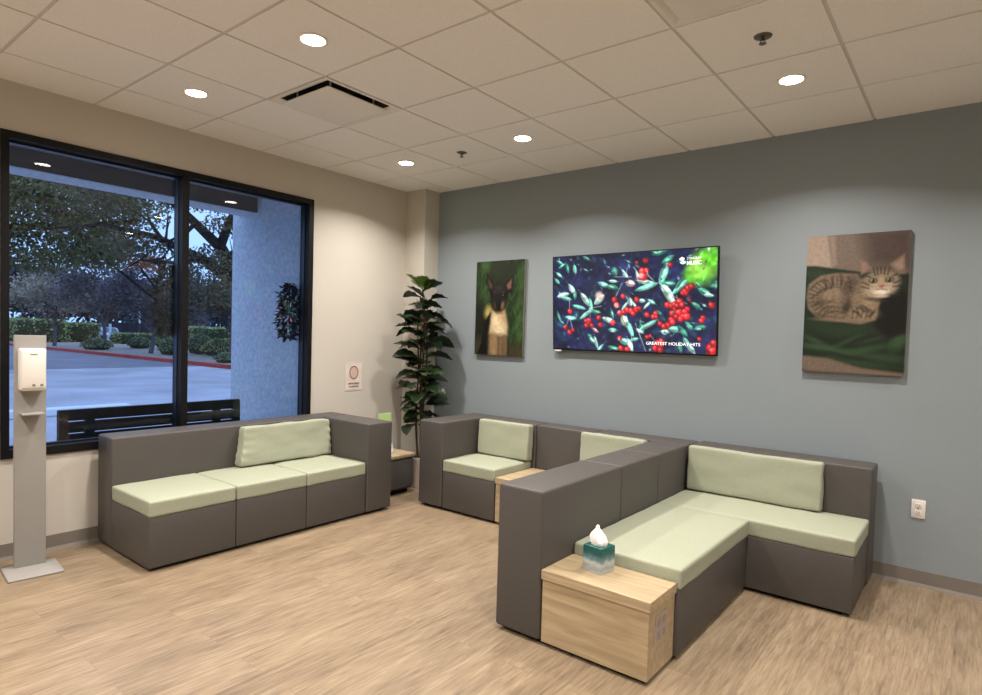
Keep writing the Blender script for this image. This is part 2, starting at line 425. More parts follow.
# spreading oak whose limbs show beside the pillar
oak_limbs = [([(-13.0, 6.3, -0.1), (-12.9, 6.1, 1.4), (-12.6, 5.2, 2.6), (-12.2, 4.2, 3.8)], [0.36, 0.28, 0.24, 0.18]),
             ([(-12.6, 5.1, 2.7), (-12.3, 3.8, 3.4), (-12.7, 2.7, 3.9), (-13.2, 1.6, 4.1)], [0.17, 0.13, 0.09, 0.05]),
             ([(-12.2, 4.2, 3.8), (-12.5, 3.4, 4.6), (-12.9, 2.7, 5.3), (-13.5, 1.7, 5.8)], [0.15, 0.11, 0.08, 0.04]),
             ([(-12.3, 3.7, 3.5), (-12.0, 3.1, 3.2), (-12.2, 2.4, 3.2)], [0.09, 0.06, 0.03]),
             ([(-12.2, 4.2, 3.8), (-11.9, 4.4, 4.7), (-11.6, 4.6, 5.6)], [0.14, 0.10, 0.06]),
             ([(-12.4, 3.6, 4.4), (-12.2, 3.2, 4.0), (-12.4, 2.8, 3.75)], [0.07, 0.05, 0.03]),
             ([(-12.6, 5.2, 2.6), (-12.0, 5.0, 3.5), (-11.6, 5.2, 4.2)], [0.14, 0.10, 0.06])]
_ro = random.Random(31)
for base_ in list(oak_limbs[1:]):
    P0 = base_[0]
    for q_ in range(4):
        k_ = _ro.randrange(1, len(P0)); a_ = Vector(P0[k_]); d_ = Vector((_ro.uniform(-.4, .4), _ro.uniform(-1.0, .6), _ro.uniform(-.5, .8))).normalized()*_ro.uniform(.6, 1.3)
        m_ = a_+d_*.5+Vector((0, 0, _ro.uniform(-.15, .2))); oak_limbs.append(([a_, m_, a_+d_], [.045, .03, .012]))
        oak_limbs.append(([m_, m_+Vector((_ro.uniform(-.2, .2), _ro.uniform(-.5, .3), _ro.uniform(-.3, .5)))], [.02, .008]))
tree('oak_tree', (-13.0, 6.3, -0.12), oak_limbs,
     [(-12.4, 3.4, 5.2, 1.2, 1.6, 0.5), (-12.8, 2.2, 3.6, 0.9, 0.9, 0.35), (-11.8, 4.6, 5.3, 1.0, 1.0, 0.6), (-12.9, 1.6, 4.9, 0.9, 1.1, 0.6), (-11.9, 4.4, 2.6, 0.8, 0.7, 0.5), (-12.2, 3.9, 3.4, .9, .9, .35), (-12.0, 4.4, 4.4, .8, .8, .3)],
     9000, 0.10, 11, leafmat('oak_leaves', (92, 86, 64)), m_bark, 'dark oak with thick spreading limbs beside the stucco wing wall')

tree('evergreen_tree', (-21.5, -1.3, -0.12), [([(-21.5, -1.3, -0.12), (-21.3, -1.2, 2.2), (-20.4, 0.6, 4.5), (-19.5, 2.0, 6.2)], [0.3, 0.25, 0.18, 0.08]),
      ([(-21.0, -0.6, 3.0), (-20.2, 0.2, 4.2), (-19.6, 0.6, 4.9)], [0.12, 0.09, 0.05]), ([(-20.4, 0.6, 4.5), (-19.2, 2.9, 4.8), (-18.4, 4.6, 5.2)], [0.12, 0.09, 0.05])],
     [(-19.5, 2.2, 5.6, 2.2, 2.6, 1.5), (-19.8, 0.6, 5.2, 1.6, 1.7, 1.5), (-18.8, 4.2, 5.6, 1.6, 1.5, 0.9), (-19.3, 3.0, 4.4, 1.6, 1.8, 0.9), (-19.9, 0.4, 3.9, 1.4, 1.2, 0.8), (-19.2, 1.9, 3.6, 1.1, 1.2, 0.5), (-20.3, 1.4, 6.4, 2.0, 3.2, 1.0), (-19.6, 3.6, 3.9, 1.2, 1.1, .5), (-20.2, 0.2, 3.4, 1.2, 1.0, .6)],
     29000, 0.13, 12, leafmat('evergreen_leaves', (98, 98, 66), sc=0.7), m_bark, 'large dark green tree whose crown fills the upper left pane')
# russet clumps in the crowns
tree('russet_tree', (-24.5, 8.9, 0), [([(-24.5, 8.9, 0), (-24.4, 8.6, 2.0), (-24.2, 6.8, 4.2)], [0.09, 0.07, 0.04]), ([(-24.4, 8.6, 2.0), (-24.2, 5.6, 4.2)], [0.08, 0.04])],
     [(-24.0, 5.6, 4.9, 1.0, 1.0, 0.5), (-24.0, 6.9, 4.3, 0.8, 1.3, 0.4), (-24.6, 4.4, 5.9, 0.9, 0.9, 0.5)], 2400, 0.15, 13, leafmat('russet_leaves', (168, 112, 84)), m_bark, 'thin tree with rust brown leaves behind the large evergreen')
def bare(name, base, h, spread, seed, label, col, n=2600, size=0.2):
    r = random.Random(seed); limbs = []; blobs = []
    x, y, z = base
    limbs.append(([(x, y, z), (x+r.uniform(-.2, .2), y+r.uniform(-.2, .2), z+h*0.3), (x, y+r.uniform(-.3, .3), z+h*0.55)], [0.13, 0.1, 0.07]))
    for k in range(16):
        a = k*2.4+r.uniform(-.3, .3); e = Vector((math.cos(a)*spread*r.uniform(.6, 1), math.sin(a)*spread*r.uniform(.6, 1), h*r.uniform(.6, 1.0)))
        s0 = Vector((0, 0, h*r.uniform(.25, .5)))
        limbs.append(([Vector(base)+s0, Vector(base)+s0.lerp(e, .5)+Vector((0, 0, .25)), Vector(base)+e], [0.06, 0.04, 0.015]))
        blobs.append((x+e.x, y+e.y, z+e.z, spread*.35, spread*.35, h*.12))
    blobs.append((x, y, z+h*.65, spread*.8, spread*.8, h*.22))
    return tree(name, base, limbs, blobs, n, size, seed, leafmat('leaves_%d' % seed, col, 0.4), m_bark2, label, 'tree', 'twiggy trees in the planting bed')
bare('deciduous_tree', (-44.5, 9.6, 0), 4.6, 2.4, 21, 'olive grey twiggy tree over the two clipped hedges at the left', (158, 148, 130), 5200)
bare('deciduous_tree', (-38.5, 10.6, 0), 4.9, 2.6, 22, 'purplish bare branched tree in the middle of the left pane', (104, 98, 100), 6000)
bare('deciduous_tree', (-31.5, 10.4, 0), 4.6, 2.3, 23, 'violet grey twiggy tree left of the centre mullion', (90, 84, 88), 5600, 0.17)
bare('deciduous_tree', (-25.0, 11.5, 0), 4.4, 2.2, 24, 'dark leafed tree above the hedges in the right pane', (80, 80, 68), 6800, 0.17)
bare('deciduous_tree', (-31.0, 17.6, 0), 5.2, 2.6, 25, 'dark leafed tree half hidden by the stucco wing wall', (72, 72, 64), 6800, 0.17)
# far tree line closing the view
tl = []
r_ = random.Random(9)
for k in range(22):
    tl.append((-106+r_.uniform(-4, 4), 2+k*3.2, r_.uniform(4.5, 8.0), 5, 3.4, r_.uniform(3, 5.5)))
o = quick(leaf_cloud(tl, 26000, 0.85, 77), 'distant_foliage', leafmat('far_leaves', (72, 72, 78), sc=0.2)); tag(o, 'distant mass of trees closing the view beyond the car park', 'trees', kind='stuff')

# hedges and shrubs in the bed
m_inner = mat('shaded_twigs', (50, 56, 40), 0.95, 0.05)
m_hedge = leafmat('hedge_leaves', (150, 160, 104), 0.5, 2.5); m_shrub = leafmat('shrub_leaves', (120, 134, 104), 0.45, 3)
def shrub(name, c, sx, sy, h, n, size, m, label, boxy, seed):
    root = thing(name, (c[0], c[1], c[2]), label, 'hedge' if boxy else 'shrub', 'clipped hedges' if boxy else 'low shrubs')
    rs = np.random.RandomState(seed)
    b = MB()
    if boxy:
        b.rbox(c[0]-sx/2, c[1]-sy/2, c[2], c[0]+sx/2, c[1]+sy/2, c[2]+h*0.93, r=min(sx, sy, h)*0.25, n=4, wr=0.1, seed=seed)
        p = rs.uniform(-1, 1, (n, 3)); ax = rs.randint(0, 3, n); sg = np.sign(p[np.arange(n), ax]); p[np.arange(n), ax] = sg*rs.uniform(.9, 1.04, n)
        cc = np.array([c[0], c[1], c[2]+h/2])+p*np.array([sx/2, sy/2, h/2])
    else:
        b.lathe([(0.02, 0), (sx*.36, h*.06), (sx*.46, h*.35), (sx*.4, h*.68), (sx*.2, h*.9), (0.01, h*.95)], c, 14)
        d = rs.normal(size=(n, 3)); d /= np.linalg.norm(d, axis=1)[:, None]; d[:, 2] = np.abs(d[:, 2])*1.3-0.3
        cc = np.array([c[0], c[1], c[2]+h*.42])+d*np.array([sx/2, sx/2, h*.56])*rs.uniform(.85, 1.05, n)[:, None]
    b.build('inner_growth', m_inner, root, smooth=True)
    a = rs.normal(size=(n, 3)); a /= np.linalg.norm(a, axis=1)[:, None]; s = np.cross(a, rs.normal(size=(n, 3))); s /= np.linalg.norm(s, axis=1)[:, None]
    V = np.stack([cc-a*size/2, cc+s*size*.3, cc+a*size/2, cc-s*size*.3], 1).reshape(-1, 3)
    q = MB(); q.v = [tuple(t) for t in V]; q.f = [(4*i, 4*i+1, 4*i+2, 4*i+3) for i in range(n)]
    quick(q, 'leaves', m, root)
shrub('hedge', (-55.2, 11.5, -0.1), 2.4, 3.5, 1.95, 1500, .22, m_hedge, 'broad clipped green hedge at the far left of the view', True, 1)
shrub('hedge', (-56.6, 15.0, -0.1), 2.4, 2.4, 1.75, 1200, .22, m_hedge, 'clipped green hedge second from the left', True, 2)
shrub('hedge', (-51.6, 17.4, -0.1), 2.2, 3.0, 1.0, 900, .2, m_hedge, 'low clipped hedge right of the parked car', True, 3)
shrub('hedge', (-43.0, 20.0, -0.1), 2.4, 4.6, 1.7, 1500, .2, m_hedge, 'long hedge behind the shrubs in the right pane', True, 4)
shrub('shrub', (-37.0, 9.6, 0), 1.7, 1.7, .72, 700, .12, m_shrub, 'rounded low shrub in front of the parked car', False, 5)
shrub('shrub', (-39.7, 13.1, 0), 1.5, 1.5, .8, 700, .12, m_shrub, 'small round shrub below the lamp pole', False, 6)
shrub('shrub', (-39.9, 14.75, 0), 1.15, 1.15, 1.15, 700, .12, m_hedge, 'brighter green upright shrub left of the centre mullion', False, 7)
shrub('shrub', (-29.2, 10.4, 0), 1.1, 1.1, .9, 700, .1, m_shrub, 'round shrub partly hidden by the centre mullion', False, 8)
shrub('shrub', (-30.1, 12.5, 0), 1.5, 1.5, 1.18, 800, .11, m_shrub, 'tall rounded shrub just right of the centre mullion', False, 9)
shrub('shrub', (-27.6, 12.4, 0), 2.0, 2.0, .98, 900, .11, m_hedge, 'wide low shrub beside the stucco wing wall', False, 10)
shrub('shrub', (-21.2, 9.3, 0), 1.1, 1.1, .46, 500, .09, m_shrub, 'smallest shrub near the red kerb in the right pane', False, 11)

# car, poles, fence far off
m_car = mat('car_paint', (150, 168, 190), 0.3, 0.6, metal=0.3); m_carglass = mat('car_glass', (30, 38, 50), 0.1, 0.7); m_tyre = mat('tyre', (22, 22, 24), 0.9, 0.1)
ca = thing('parked_car', (-65.6, 20.3, -0.12), 'silver blue car parked beyond the hedges', 'car')
def carprof(pts, y0, y1, nm, m):
    n = len(pts); b = MB().add([(-65.6+p[0], 20.3+y0, -0.12+p[1]) for p in pts]+[(-65.6+p[0], 20.3+y1, -0.12+p[1]) for p in pts],
        [(i, (i+1) % n, (i+1) % n+n, i+n) for i in range(n)]+[tuple(range(n)), tuple(range(2*n-1, n-1, -1))])
    return b.build(nm, m, ca)
carprof([(-2.2, .3), (2.2, .3), (2.25, .7), (1.3, .92), (-2.1, .98), (-2.25, .7)], -.9, .9, 'body', m_car)
carprof([(1.1, .9), (.4, 1.4), (-1.2, 1.42), (-1.9, .95)], -.78, .78, 'cabin', m_car)
carprof([(1.06, .94), (.42, 1.34), (-1.18, 1.36), (-1.8, .98)], -.80, .80, 'side_windows', m_carglass)
MB().add([(-65.6+1.12, 19.6, .81), (-65.6+1.12, 21.0, .81), (-65.6+.44, 20.9, 1.25), (-65.6+.44, 19.7, 1.25)], [(0, 1, 2, 3)]).build('windscreen', m_carglass, ca)
for sx in (-1.4, 1.4):
    for sy in (-.85, .85):
        MB().tube([(-65.6+sx, 20.3+sy-.1, .2), (-65.6+sx, 20.3+sy+.1, .2)], .32, 14).build('wheel', m_tyre, ca)
m_pole = mat('pale_pole', (190, 200, 215), 0.6, 0.3)
pz = thing('lamp_pole', (-95, 35.2, -0.12), 'tall slim light pole standing far across the car park', 'pole')
MB().tube([(-95, 35.2, -.12), (-95, 35.2, 7)], .14, 8).build('shaft', m_pole, pz); MB().rbox(-95.5, 35.0, 7, -94.4, 35.4, 7.2, r=.05).build('lamp_head', m_pole, pz)
bo = MB().tube([(-54.2, 16.5, -.1), (-54.2, 16.5, 1.65)], .11, 8).build('white_post', m_pole, loc=(-54.2, 16.5, -.1)); tag(bo, 'short white post right of the parked car', 'post')
fe = MB(); 
for k in range(9): fe.box(-88, 26+k*1.6, -.1, -87.9, 27.55+k*1.6, 1.95)
fe = fe.build('board_fence', mat('dark_boards', (40, 38, 44), 0.9, 0.1)); tag(fe, 'dark board fence at the far edge of the car park', 'fence')

# ------------------------------------------------------------------ ceiling fittings
m_ring = mat('lamp_trim', (240, 232, 220), 0.5, 0.3)
m_lens = mat('lamp_lens', (255, 250, 240), 0.5, 0.2, emit=(1.0, 0.86, 0.68), emit_s=32)
LIGHTS = [(0.785, -0.965, 'recessed downlight nearest the corner of the beige and blue walls'),
          (2.003, -0.95, 'recessed downlight above the television, between two others near the blue wall'),
          (3.83, -0.95, 'recessed downlight nearest the cat picture, beside a sprinkler'),
          (0.79, -2.78, 'recessed downlight nearest the window wall, left of the square vent'),
          (2.0, -2.775, 'largest looking recessed downlight, just in front of the square vent'),
          (5.75, -0.6, 'recessed downlight along the blue wall, right of the cat picture'),
          (3.83, -2.78, 'recessed downlight above the open floor in front of the L-shaped sectional'),
          (5.66, -2.78, 'recessed downlight above the right side of the open floor'),
          (2.0, -4.61, 'recessed downlight well in front of the sofas, second from the window wall'),
          (0.79, -4.61, 'recessed downlight near the window wall above the sanitiser stand side'),
          (3.83, -4.61, 'recessed downlight at the near side of the room, third from the window wall'),
          (5.66, -4.61, 'recessed downlight at the right rear'),
          (2.0, -6.4, 'recessed downlight at the rear, left'), (4.8, -6.4, 'recessed downlight at the rear, right')]
for (x, y, lb) in LIGHTS:
    t = thing('recessed_downlight', (x, y, H), lb, 'ceiling light', 'recessed downlights')
    MB().lathe([(0.060, 0.0), (0.075, 0.0), (0.076, -0.003), (0.072, -0.006), (0.064, -0.007), (0.060, -0.005)], (x, y, H), 40, False, False).build('trim_ring', m_ring, t, smooth=True)
    MB().lathe([(0.001, -0.005), (0.060, -0.005)], (x, y, H), 40, True, False).build('lens', m_lens, t)
    ld = bpy.data.lights.new('downlight_glow', 'AREA'); ld.shape = 'DISK'; ld.size = 0.11; ld.energy = LAMP_W; ld.color = LAMP_COL; ld.spread = math.radians(LAMP_SPREAD)
    lo = bpy.data.objects.new('downlight_glow', ld); COL.objects.link(lo); lo.location = (0, 0, -0.011); lo.parent = t

def diffuser(i, j, label):
    x0, x1, y1, y0 = xs[i], xs[i+1], ys[j], ys[j+1]; cx, cy = (x0+x1)/2, (y0+y1)/2
    t = thing('ceiling_vent', (cx, cy, H), label, 'air vent', 'square ceiling vents'); a = T/2-0.006; a2 = 0.245
    b = MB()
    def ring(z0_, ra, z1_, rb):
        vs = [(cx+sx*ra, cy+sy*ra, z0_) for sx, sy in ((-1, -1), (1, -1), (1, 1), (-1, 1))]+[(cx+sx*rb, cy+sy*rb, z1_) for sx, sy in ((-1, -1), (1, -1), (1, 1), (-1, 1))]
        b.add(vs, [(k, (k+1) % 4, (k+1) % 4+4, k+4) for k in range(4)])
    ring(H+0.012, a, H-0.004, a); ring(H-0.004, a, H-0.004, a-0.02); ring(H-0.004, a-0.02, H+0.012, a2)
    b.build('frame', m_vent, t)
    b = MB(); ring(H+0.012, a2, H+0.13, a2-0.06); b.add([(cx+sx*(a2-.06), cy+sy*(a2-.06), H+.13) for sx, sy in ((-1, -1), (1, -1), (1, 1), (-1, 1))], [(0, 1, 2, 3)])
    b.build('throat', m_throat, t)
    MB().rbox(cx-0.235, cy-0.235, H-0.022, cx+0.235, cy+0.235, H-0.012, r=0.005, seg=2).build('face_plate', m_vent, t, smooth=True)
    for sx, sy in ((-1, -1), (1, -1), (1, 1), (-1, 1)):
        MB().tube([(cx+sx*.17, cy+sy*.17, H-.016), (cx+sx*.17, cy+sy*.17, H+.12)], .006, 6).build('hanger', m_vent, t)
diffuser(2, 3, 'square ceiling vent with dark slots near the window')
diffuser(6, 3, 'square ceiling vent cut off by the top of the picture')
def sprinkler(x, y, label):
    t = thing('fire_sprinkler', (x, y, H), label, 'sprinkler', 'ceiling sprinklers')
    MB().lathe([(0.042, 0), (0.04, -0.004), (0.02, -0.01), (0.012, -0.012)], (x, y, H), 24, True, True).build('escutcheon', m_chrome, t, smooth=True)
    MB().tube([(x, y, H-.01), (x, y, H-.022)], .007, 8).tube([(x-.008, y, H-.014), (x-.011, y, H-.026), (x, y, H-.034)], .0025, 6).tube([(x+.008, y, H-.014), (x+.011, y, H-.026), (x, y, H-.034)], .0025, 6).build('head', m_chrome, t)
    MB().lathe([(0.004, 0.002), (0.017, 0), (0.017, -0.002), (0.002, -0.003)], (x, y, H-.035), 16).build('deflector', m_chrome, t)
sprinkler(1.385, -0.925, 'small fire sprinkler between the corner downlight and the one over the television')
sprinkler(3.832, -1.54, 'fire sprinkler with a round plate, upper right of the ceiling')

# ------------------------------------------------------------------ painting kit for pictures (colours of flat prints and the screen)
class Paint:
    def __init__(s, w, h, bg):
        s.w, s.h = w, h; s.a = np.zeros((h, w, 3)); s.a[:] = bg; s.Y, s.X = np.mgrid[0:h, 0:w].astype(float)
    def _mix(s, sl, al, c):
        s.a[sl] = s.a[sl]*(1-al[..., None])+np.array(c, float)*al[..., None]
    def ell(s, x, y, rx, ry, c, ang=0, soft=0.15, al=1.0):
        R = max(rx, ry)*(1+soft)+2; x0, x1, y0, y1 = int(max(0, x-R)), int(min(s.w, x+R+1)), int(max(0, y-R)), int(min(s.h, y+R+1))
        if x1 <= x0 or y1 <= y0: return
        sl = (slice(y0, y1), slice(x0, x1)); X = s.X[sl]-x; Y = s.Y[sl]-y; ca_, sa = math.cos(ang), math.sin(ang)
        u = (X*ca_+Y*sa)/rx; v = (-X*sa+Y*ca_)/ry; d = np.sqrt(u*u+v*v)
        s._mix(sl, np.clip((1+soft-d)/(2*soft+1e-6), 0, 1)*al, c)
    def leaf(s, x, y, L, wd, ang, c, c2=None, al=1.0):
        R = L/2+3; x0, x1, y0, y1 = int(max(0, x-R)), int(min(s.w, x+R+1)), int(max(0, y-R)), int(min(s.h, y+R+1))
        if x1 <= x0 or y1 <= y0: return
        sl = (slice(y0, y1), slice(x0, x1)); X = s.X[sl]-x; Y = s.Y[sl]-y; ca_, sa = math.cos(ang), math.sin(ang)
        u = (X*ca_+Y*sa)/(L/2); v = (-X*sa+Y*ca_); hw = wd/2*np.sqrt(np.clip(1-u*u, 0, 1))**1.3
        m = np.clip(hw-np.abs(v)+0.6, 0, 1)*al
        s._mix(sl, m, c)
        if c2 is not None: s._mix(sl, np.clip(m*(v > 0), 0, 1)*0.7, c2)
    def line(s, pts, wd, c, al=1.0, soft=1.0):
        for (xa, ya), (xb, yb) in zip(pts[:-1], pts[1:]):
            R = wd+2; x0, x1 = int(max(0, min(xa, xb)-R)), int(min(s.w, max(xa, xb)+R+1)); y0, y1 = int(max(0, min(ya, yb)-R)), int(min(s.h, max(ya, yb)+R+1))
            if x1 <= x0 or y1 <= y0: continue
            sl = (slice(y0, y1), slice(x0, x1)); X = s.X[sl]; Y = s.Y[sl]; dx, dy = xb-xa, yb-ya; L2 = dx*dx+dy*dy+1e-9
            t = np.clip(((X-xa)*dx+(Y-ya)*dy)/L2, 0, 1); d = np.hypot(X-xa-t*dx, Y-ya-t*dy)
            s._mix(sl, np.clip((wd/2+soft/2-d)/soft, 0, 1)*al, c)
    def poly(s, pts, c, al=1.0, soft=1.5):
        P = np.array(pts, float); n = len(P); ins = np.zeros((s.h, s.w), bool); D = np.full((s.h, s.w), 1e9)
        for i in range(n):
            xa, ya = P[i]; xb, yb = P[(i+1) % n]
            cond = ((ya > s.Y) != (yb > s.Y)); xi = (xb-xa)*(s.Y-ya)/((yb-ya) if yb != ya else 1e-9)+xa; ins ^= cond & (s.X < xi)
            dx, dy = xb-xa, yb-ya; t = np.clip(((s.X-xa)*dx+(s.Y-ya)*dy)/(dx*dx+dy*dy+1e-9), 0, 1)
            D = np.minimum(D, np.hypot(s.X-xa-t*dx, s.Y-ya-t*dy))
        sd = np.where(ins, D, -D); s._mix((slice(None), slice(None)), np.clip(sd/soft+0.5, 0, 1)*al, c)
    def blur(s, n=1):
        for _ in range(n):
            p = np.pad(s.a, ((1, 1), (1, 1), (0, 0)), 'edge')
            s.a = (p[:-2, 1:-1]+p[2:, 1:-1]+p[1:-1, :-2]+p[1:-1, 2:]+4*p[1:-1, 1:-1])/8
    def mottle(s, amp, sc, seed):
        r = np.random.RandomState(seed); gh, gw = int(s.h/sc)+3, int(s.w/sc)+3; G = r.uniform(-1, 1, (gh, gw))
        fy, fx = s.Y/sc, s.X/sc; iy, ix = fy.astype(int), fx.astype(int); ty, tx = fy-iy, fx-ix; ty = ty*ty*(3-2*ty); tx = tx*tx*(3-2*tx)
        v = G[iy, ix]*(1-ty)*(1-tx)+G[iy+1, ix]*ty*(1-tx)+G[iy, ix+1]*(1-ty)*tx+G[iy+1, ix+1]*ty*tx
        s.a = np.clip(s.a*(1+amp*v[..., None]), 0, 255)
    def mesh(s, name, x0, x1, z0, z1, y, m, parent, gain=1.0):
        """flat grid facing -Y, one vertex per picture sample"""
        W, Hh = s.w, s.h; X = np.linspace(x0, x1, W); Z = np.linspace(z1, z0, Hh)
        V = np.zeros((Hh, W, 3)); V[..., 0] = X[None, :]; V[..., 1] = y; V[..., 2] = Z[:, None]
        me = bpy.data.meshes.new(name); idx = np.arange(W*Hh).reshape(Hh, W)
        F = np.stack([idx[:-1, :-1], idx[1:, :-1], idx[1:, 1:], idx[:-1, 1:]], -1).reshape(-1, 4)
        me.from_pydata(V.reshape(-1, 3).tolist(), [], F.tolist())
        c = np.clip(s.a/255, 0, 1); c = np.where(c <= 0.04045, c/12.92, ((c+0.055)/1.055)**2.4)*gain
        at = me.color_attributes.new('picture', 'FLOAT_COLOR', 'POINT'); out = np.ones((W*Hh, 4)); out[:, :3] = c.reshape(-1, 3); at.data.foreach_set('color', out.ravel())
        me.materials.append(m); o = bpy.data.objects.new(name, me); COL.objects.link(o)
        if parent is not None: o.parent = parent; o.matrix_parent_inverse = parent_matrix(parent).inverted()
        return o

def tv_picture():
    W, Hh = 330, 187; P = Paint(W, Hh, (26, 30, 62)); P.mottle(.35, 26, 1); r = np.random.RandomState(3)
    def uv(x, y):   # notes taken on an enlarged view of the screen
        tx = (x-64)/766; top = 127-47*tx; bot = 550+28*tx; return tx*498/((1-tx)*423+tx*498)*W, (y-top)/(bot-top)*Hh
    k = W/780
    for _ in range(70):  # dim blurred leaves
        x, y = r.uniform(0, W), r.uniform(0, Hh); g_ = r.uniform(.5, 1.2)
        P.leaf(x, y, r.uniform(14, 34), r.uniform(5, 11), r.uniform(0, 3.14), (26*g_, 48*g_, 66*g_), None, .6)
    for _ in range(90):
        x, y = r.uniform(0, W), r.uniform(0, Hh); P.ell(x, y, r.uniform(2, 7), r.uniform(2, 5), (60, 110, 120), r.uniform(0, 3), .6, r.uniform(.15, .5))
    for (x, y, a, b_, c, al) in ((770, 160, 62, 62, (112, 186, 52), .9), (720, 210, 45, 40, (90, 185, 36), .9), (800, 120, 40, 50, (90, 190, 40), .8), (770, 230, 40, 30, (80, 160, 50), .5), (735, 175, 40, 40, (150, 205, 84), .7)):
        X, Y = uv(x, y); P.ell(X, Y, a*k, b_*k, c, .2, .35, al)
    C1, C2, C3 = (122, 208, 186), (58, 150, 120), (190, 232, 216)
    leaves = [(95, 150, 45, 16, .5, C2), (130, 175, 50, 18, 1.3, C2), (165, 180, 45, 20, 1.4, C1), (90, 205, 40, 16, .6, C1), (82, 235, 36, 16, .8, C1), (220, 130, 40, 14, .5, C2),
      (105, 165, 40, 14, -.5, C2), (150, 270, 60, 26, .9, C3), (110, 300, 66, 26, -.2, C3), (125, 315, 60, 18, .2, C1), (165, 300, 44, 20, 1.6, C2), (145, 405, 60, 20, .1, C1), (90, 400, 60, 16, 1.2, C2),
      (215, 320, 80, 28, .9, C3), (240, 345, 70, 20, 1.4, C1), (185, 355, 70, 18, .25, C1), (215, 390, 70, 20, -.6, C1), (280, 320, 66, 30, -.7, C3), (265, 375, 50, 16, .2, C2), (325, 415, 66, 24, .3, C3),
      (340, 385, 50, 16, 1.3, C2), (300, 250, 60, 22, .3, C1), (340, 262, 60, 24, .2, C2), (352, 190, 40, 30, 1.2, C2), (400, 200, 50, 12, .9, C3), (345, 235, 40, 14, .1, C3), (425, 245, 46, 30, .2, (235, 190, 180)),
      (460, 215, 60, 14, 1.3, C3), (500, 240, 90, 22, .2, C3), (500, 262, 110, 24, -.28, C1), (580, 200, 100, 34, 1.9, C1), (600, 135, 60, 24, -.5, C2), (560, 105, 70, 20, -.2, C2), (540, 105, 40, 16, .3, C2),
      (600, 290, 110, 36, 1.0, C3), (615, 320, 60, 24, 1.2, (225, 250, 240)), (655, 262, 86, 24, -.75, C1), (600, 245, 70, 22, .1, C2), (650, 250, 50, 14, -1.0, C2), (425, 330, 40, 24, 1.4, C3), (400, 350, 50, 12, -.9, C3), (445, 345, 40, 12, .9, C3),
      (505, 345, 46, 12, -.8, C3), (525, 330, 40, 16, .5, C1), (480, 325, 30, 18, .1, C3), (400, 420, 60, 34, 1.1, (215, 225, 190)), (425, 455, 76, 24, 1.15, C1), (480, 455, 50, 20, 1.3, C2), (510, 438, 90, 22, -.5, C1), (470, 465, 40, 14, .5, C3),
      (345, 462, 46, 20, .1, C1), (245, 505, 60, 24, .9, C2), (265, 520, 60, 16, 1.3, C3), (285, 545, 50, 14, -.8, C1), (260, 462, 40, 14, .5, (225, 150, 160)), (400, 515, 50, 30, .2, C1), (425, 530, 60, 24, 1.2, C3), (445, 505, 40, 16, -.2, C1),
      (640, 458, 70, 28, .05, C1), (670, 465, 60, 24, .8, C2), (590, 470, 36, 24, .1, C3), (690, 520, 50, 24, 1.1, C1), (710, 545, 60, 22, .9, C3), (660, 540, 50, 20, 1.4, C2), (752, 450, 46, 22, -.2, C2), (700, 440, 44, 18, .8, C2), (730, 345, 40, 20, .5, C2), (770, 285, 60, 26, .5, C2), (790, 300, 40, 16, .1, C3), (785, 90, 24, 12, 1.5, C3), (350, 545, 60, 16, .2, C2), (560, 380, 30, 12, .6, C2), (670, 150, 40, 20, .3, C2), (820, 250, 30, 60, 1.5, C2)]
    for (x, y, L, wd, a, c) in leaves:
        X, Y = uv(x, y); P.leaf(X, Y, L*k*1.0, wd*k*.95, a, c, tuple(q*.5 for q in c))
        P.leaf(X+r.uniform(-2, 2), Y+r.uniform(-2, 2), L*k*.5, wd*k*.35, a+r.uniform(-.15, .15), (214, 240, 232), None, r.uniform(.2, .8))
    for pts in (((410, 175), (405, 215)), ((345, 215), (430, 215)), ((440, 170), (470, 215)), ((480, 180), (540, 240)), ((380, 260), (350, 320)), ((240, 360), (235, 420)), ((240, 360), (200, 400)), ((240, 360), (290, 350)), ((300, 400), (350, 430)),
      ((140, 320), (140, 380)), ((140, 400), (120, 450)), ((140, 400), (155, 460)), ((640, 300), (655, 340)), ((620, 300), (690, 340)), ((450, 430), (500, 560)), ((480, 440), (520, 430)), ((550, 410), (580, 440)), ((430, 470), (440, 560)), ((560, 240), (640, 330)), ((520, 480), (560, 540))):
        P.line([uv(*p) for p in pts], 1.1, (200, 220, 205), .85)
    R1 = (206, 36, 46)
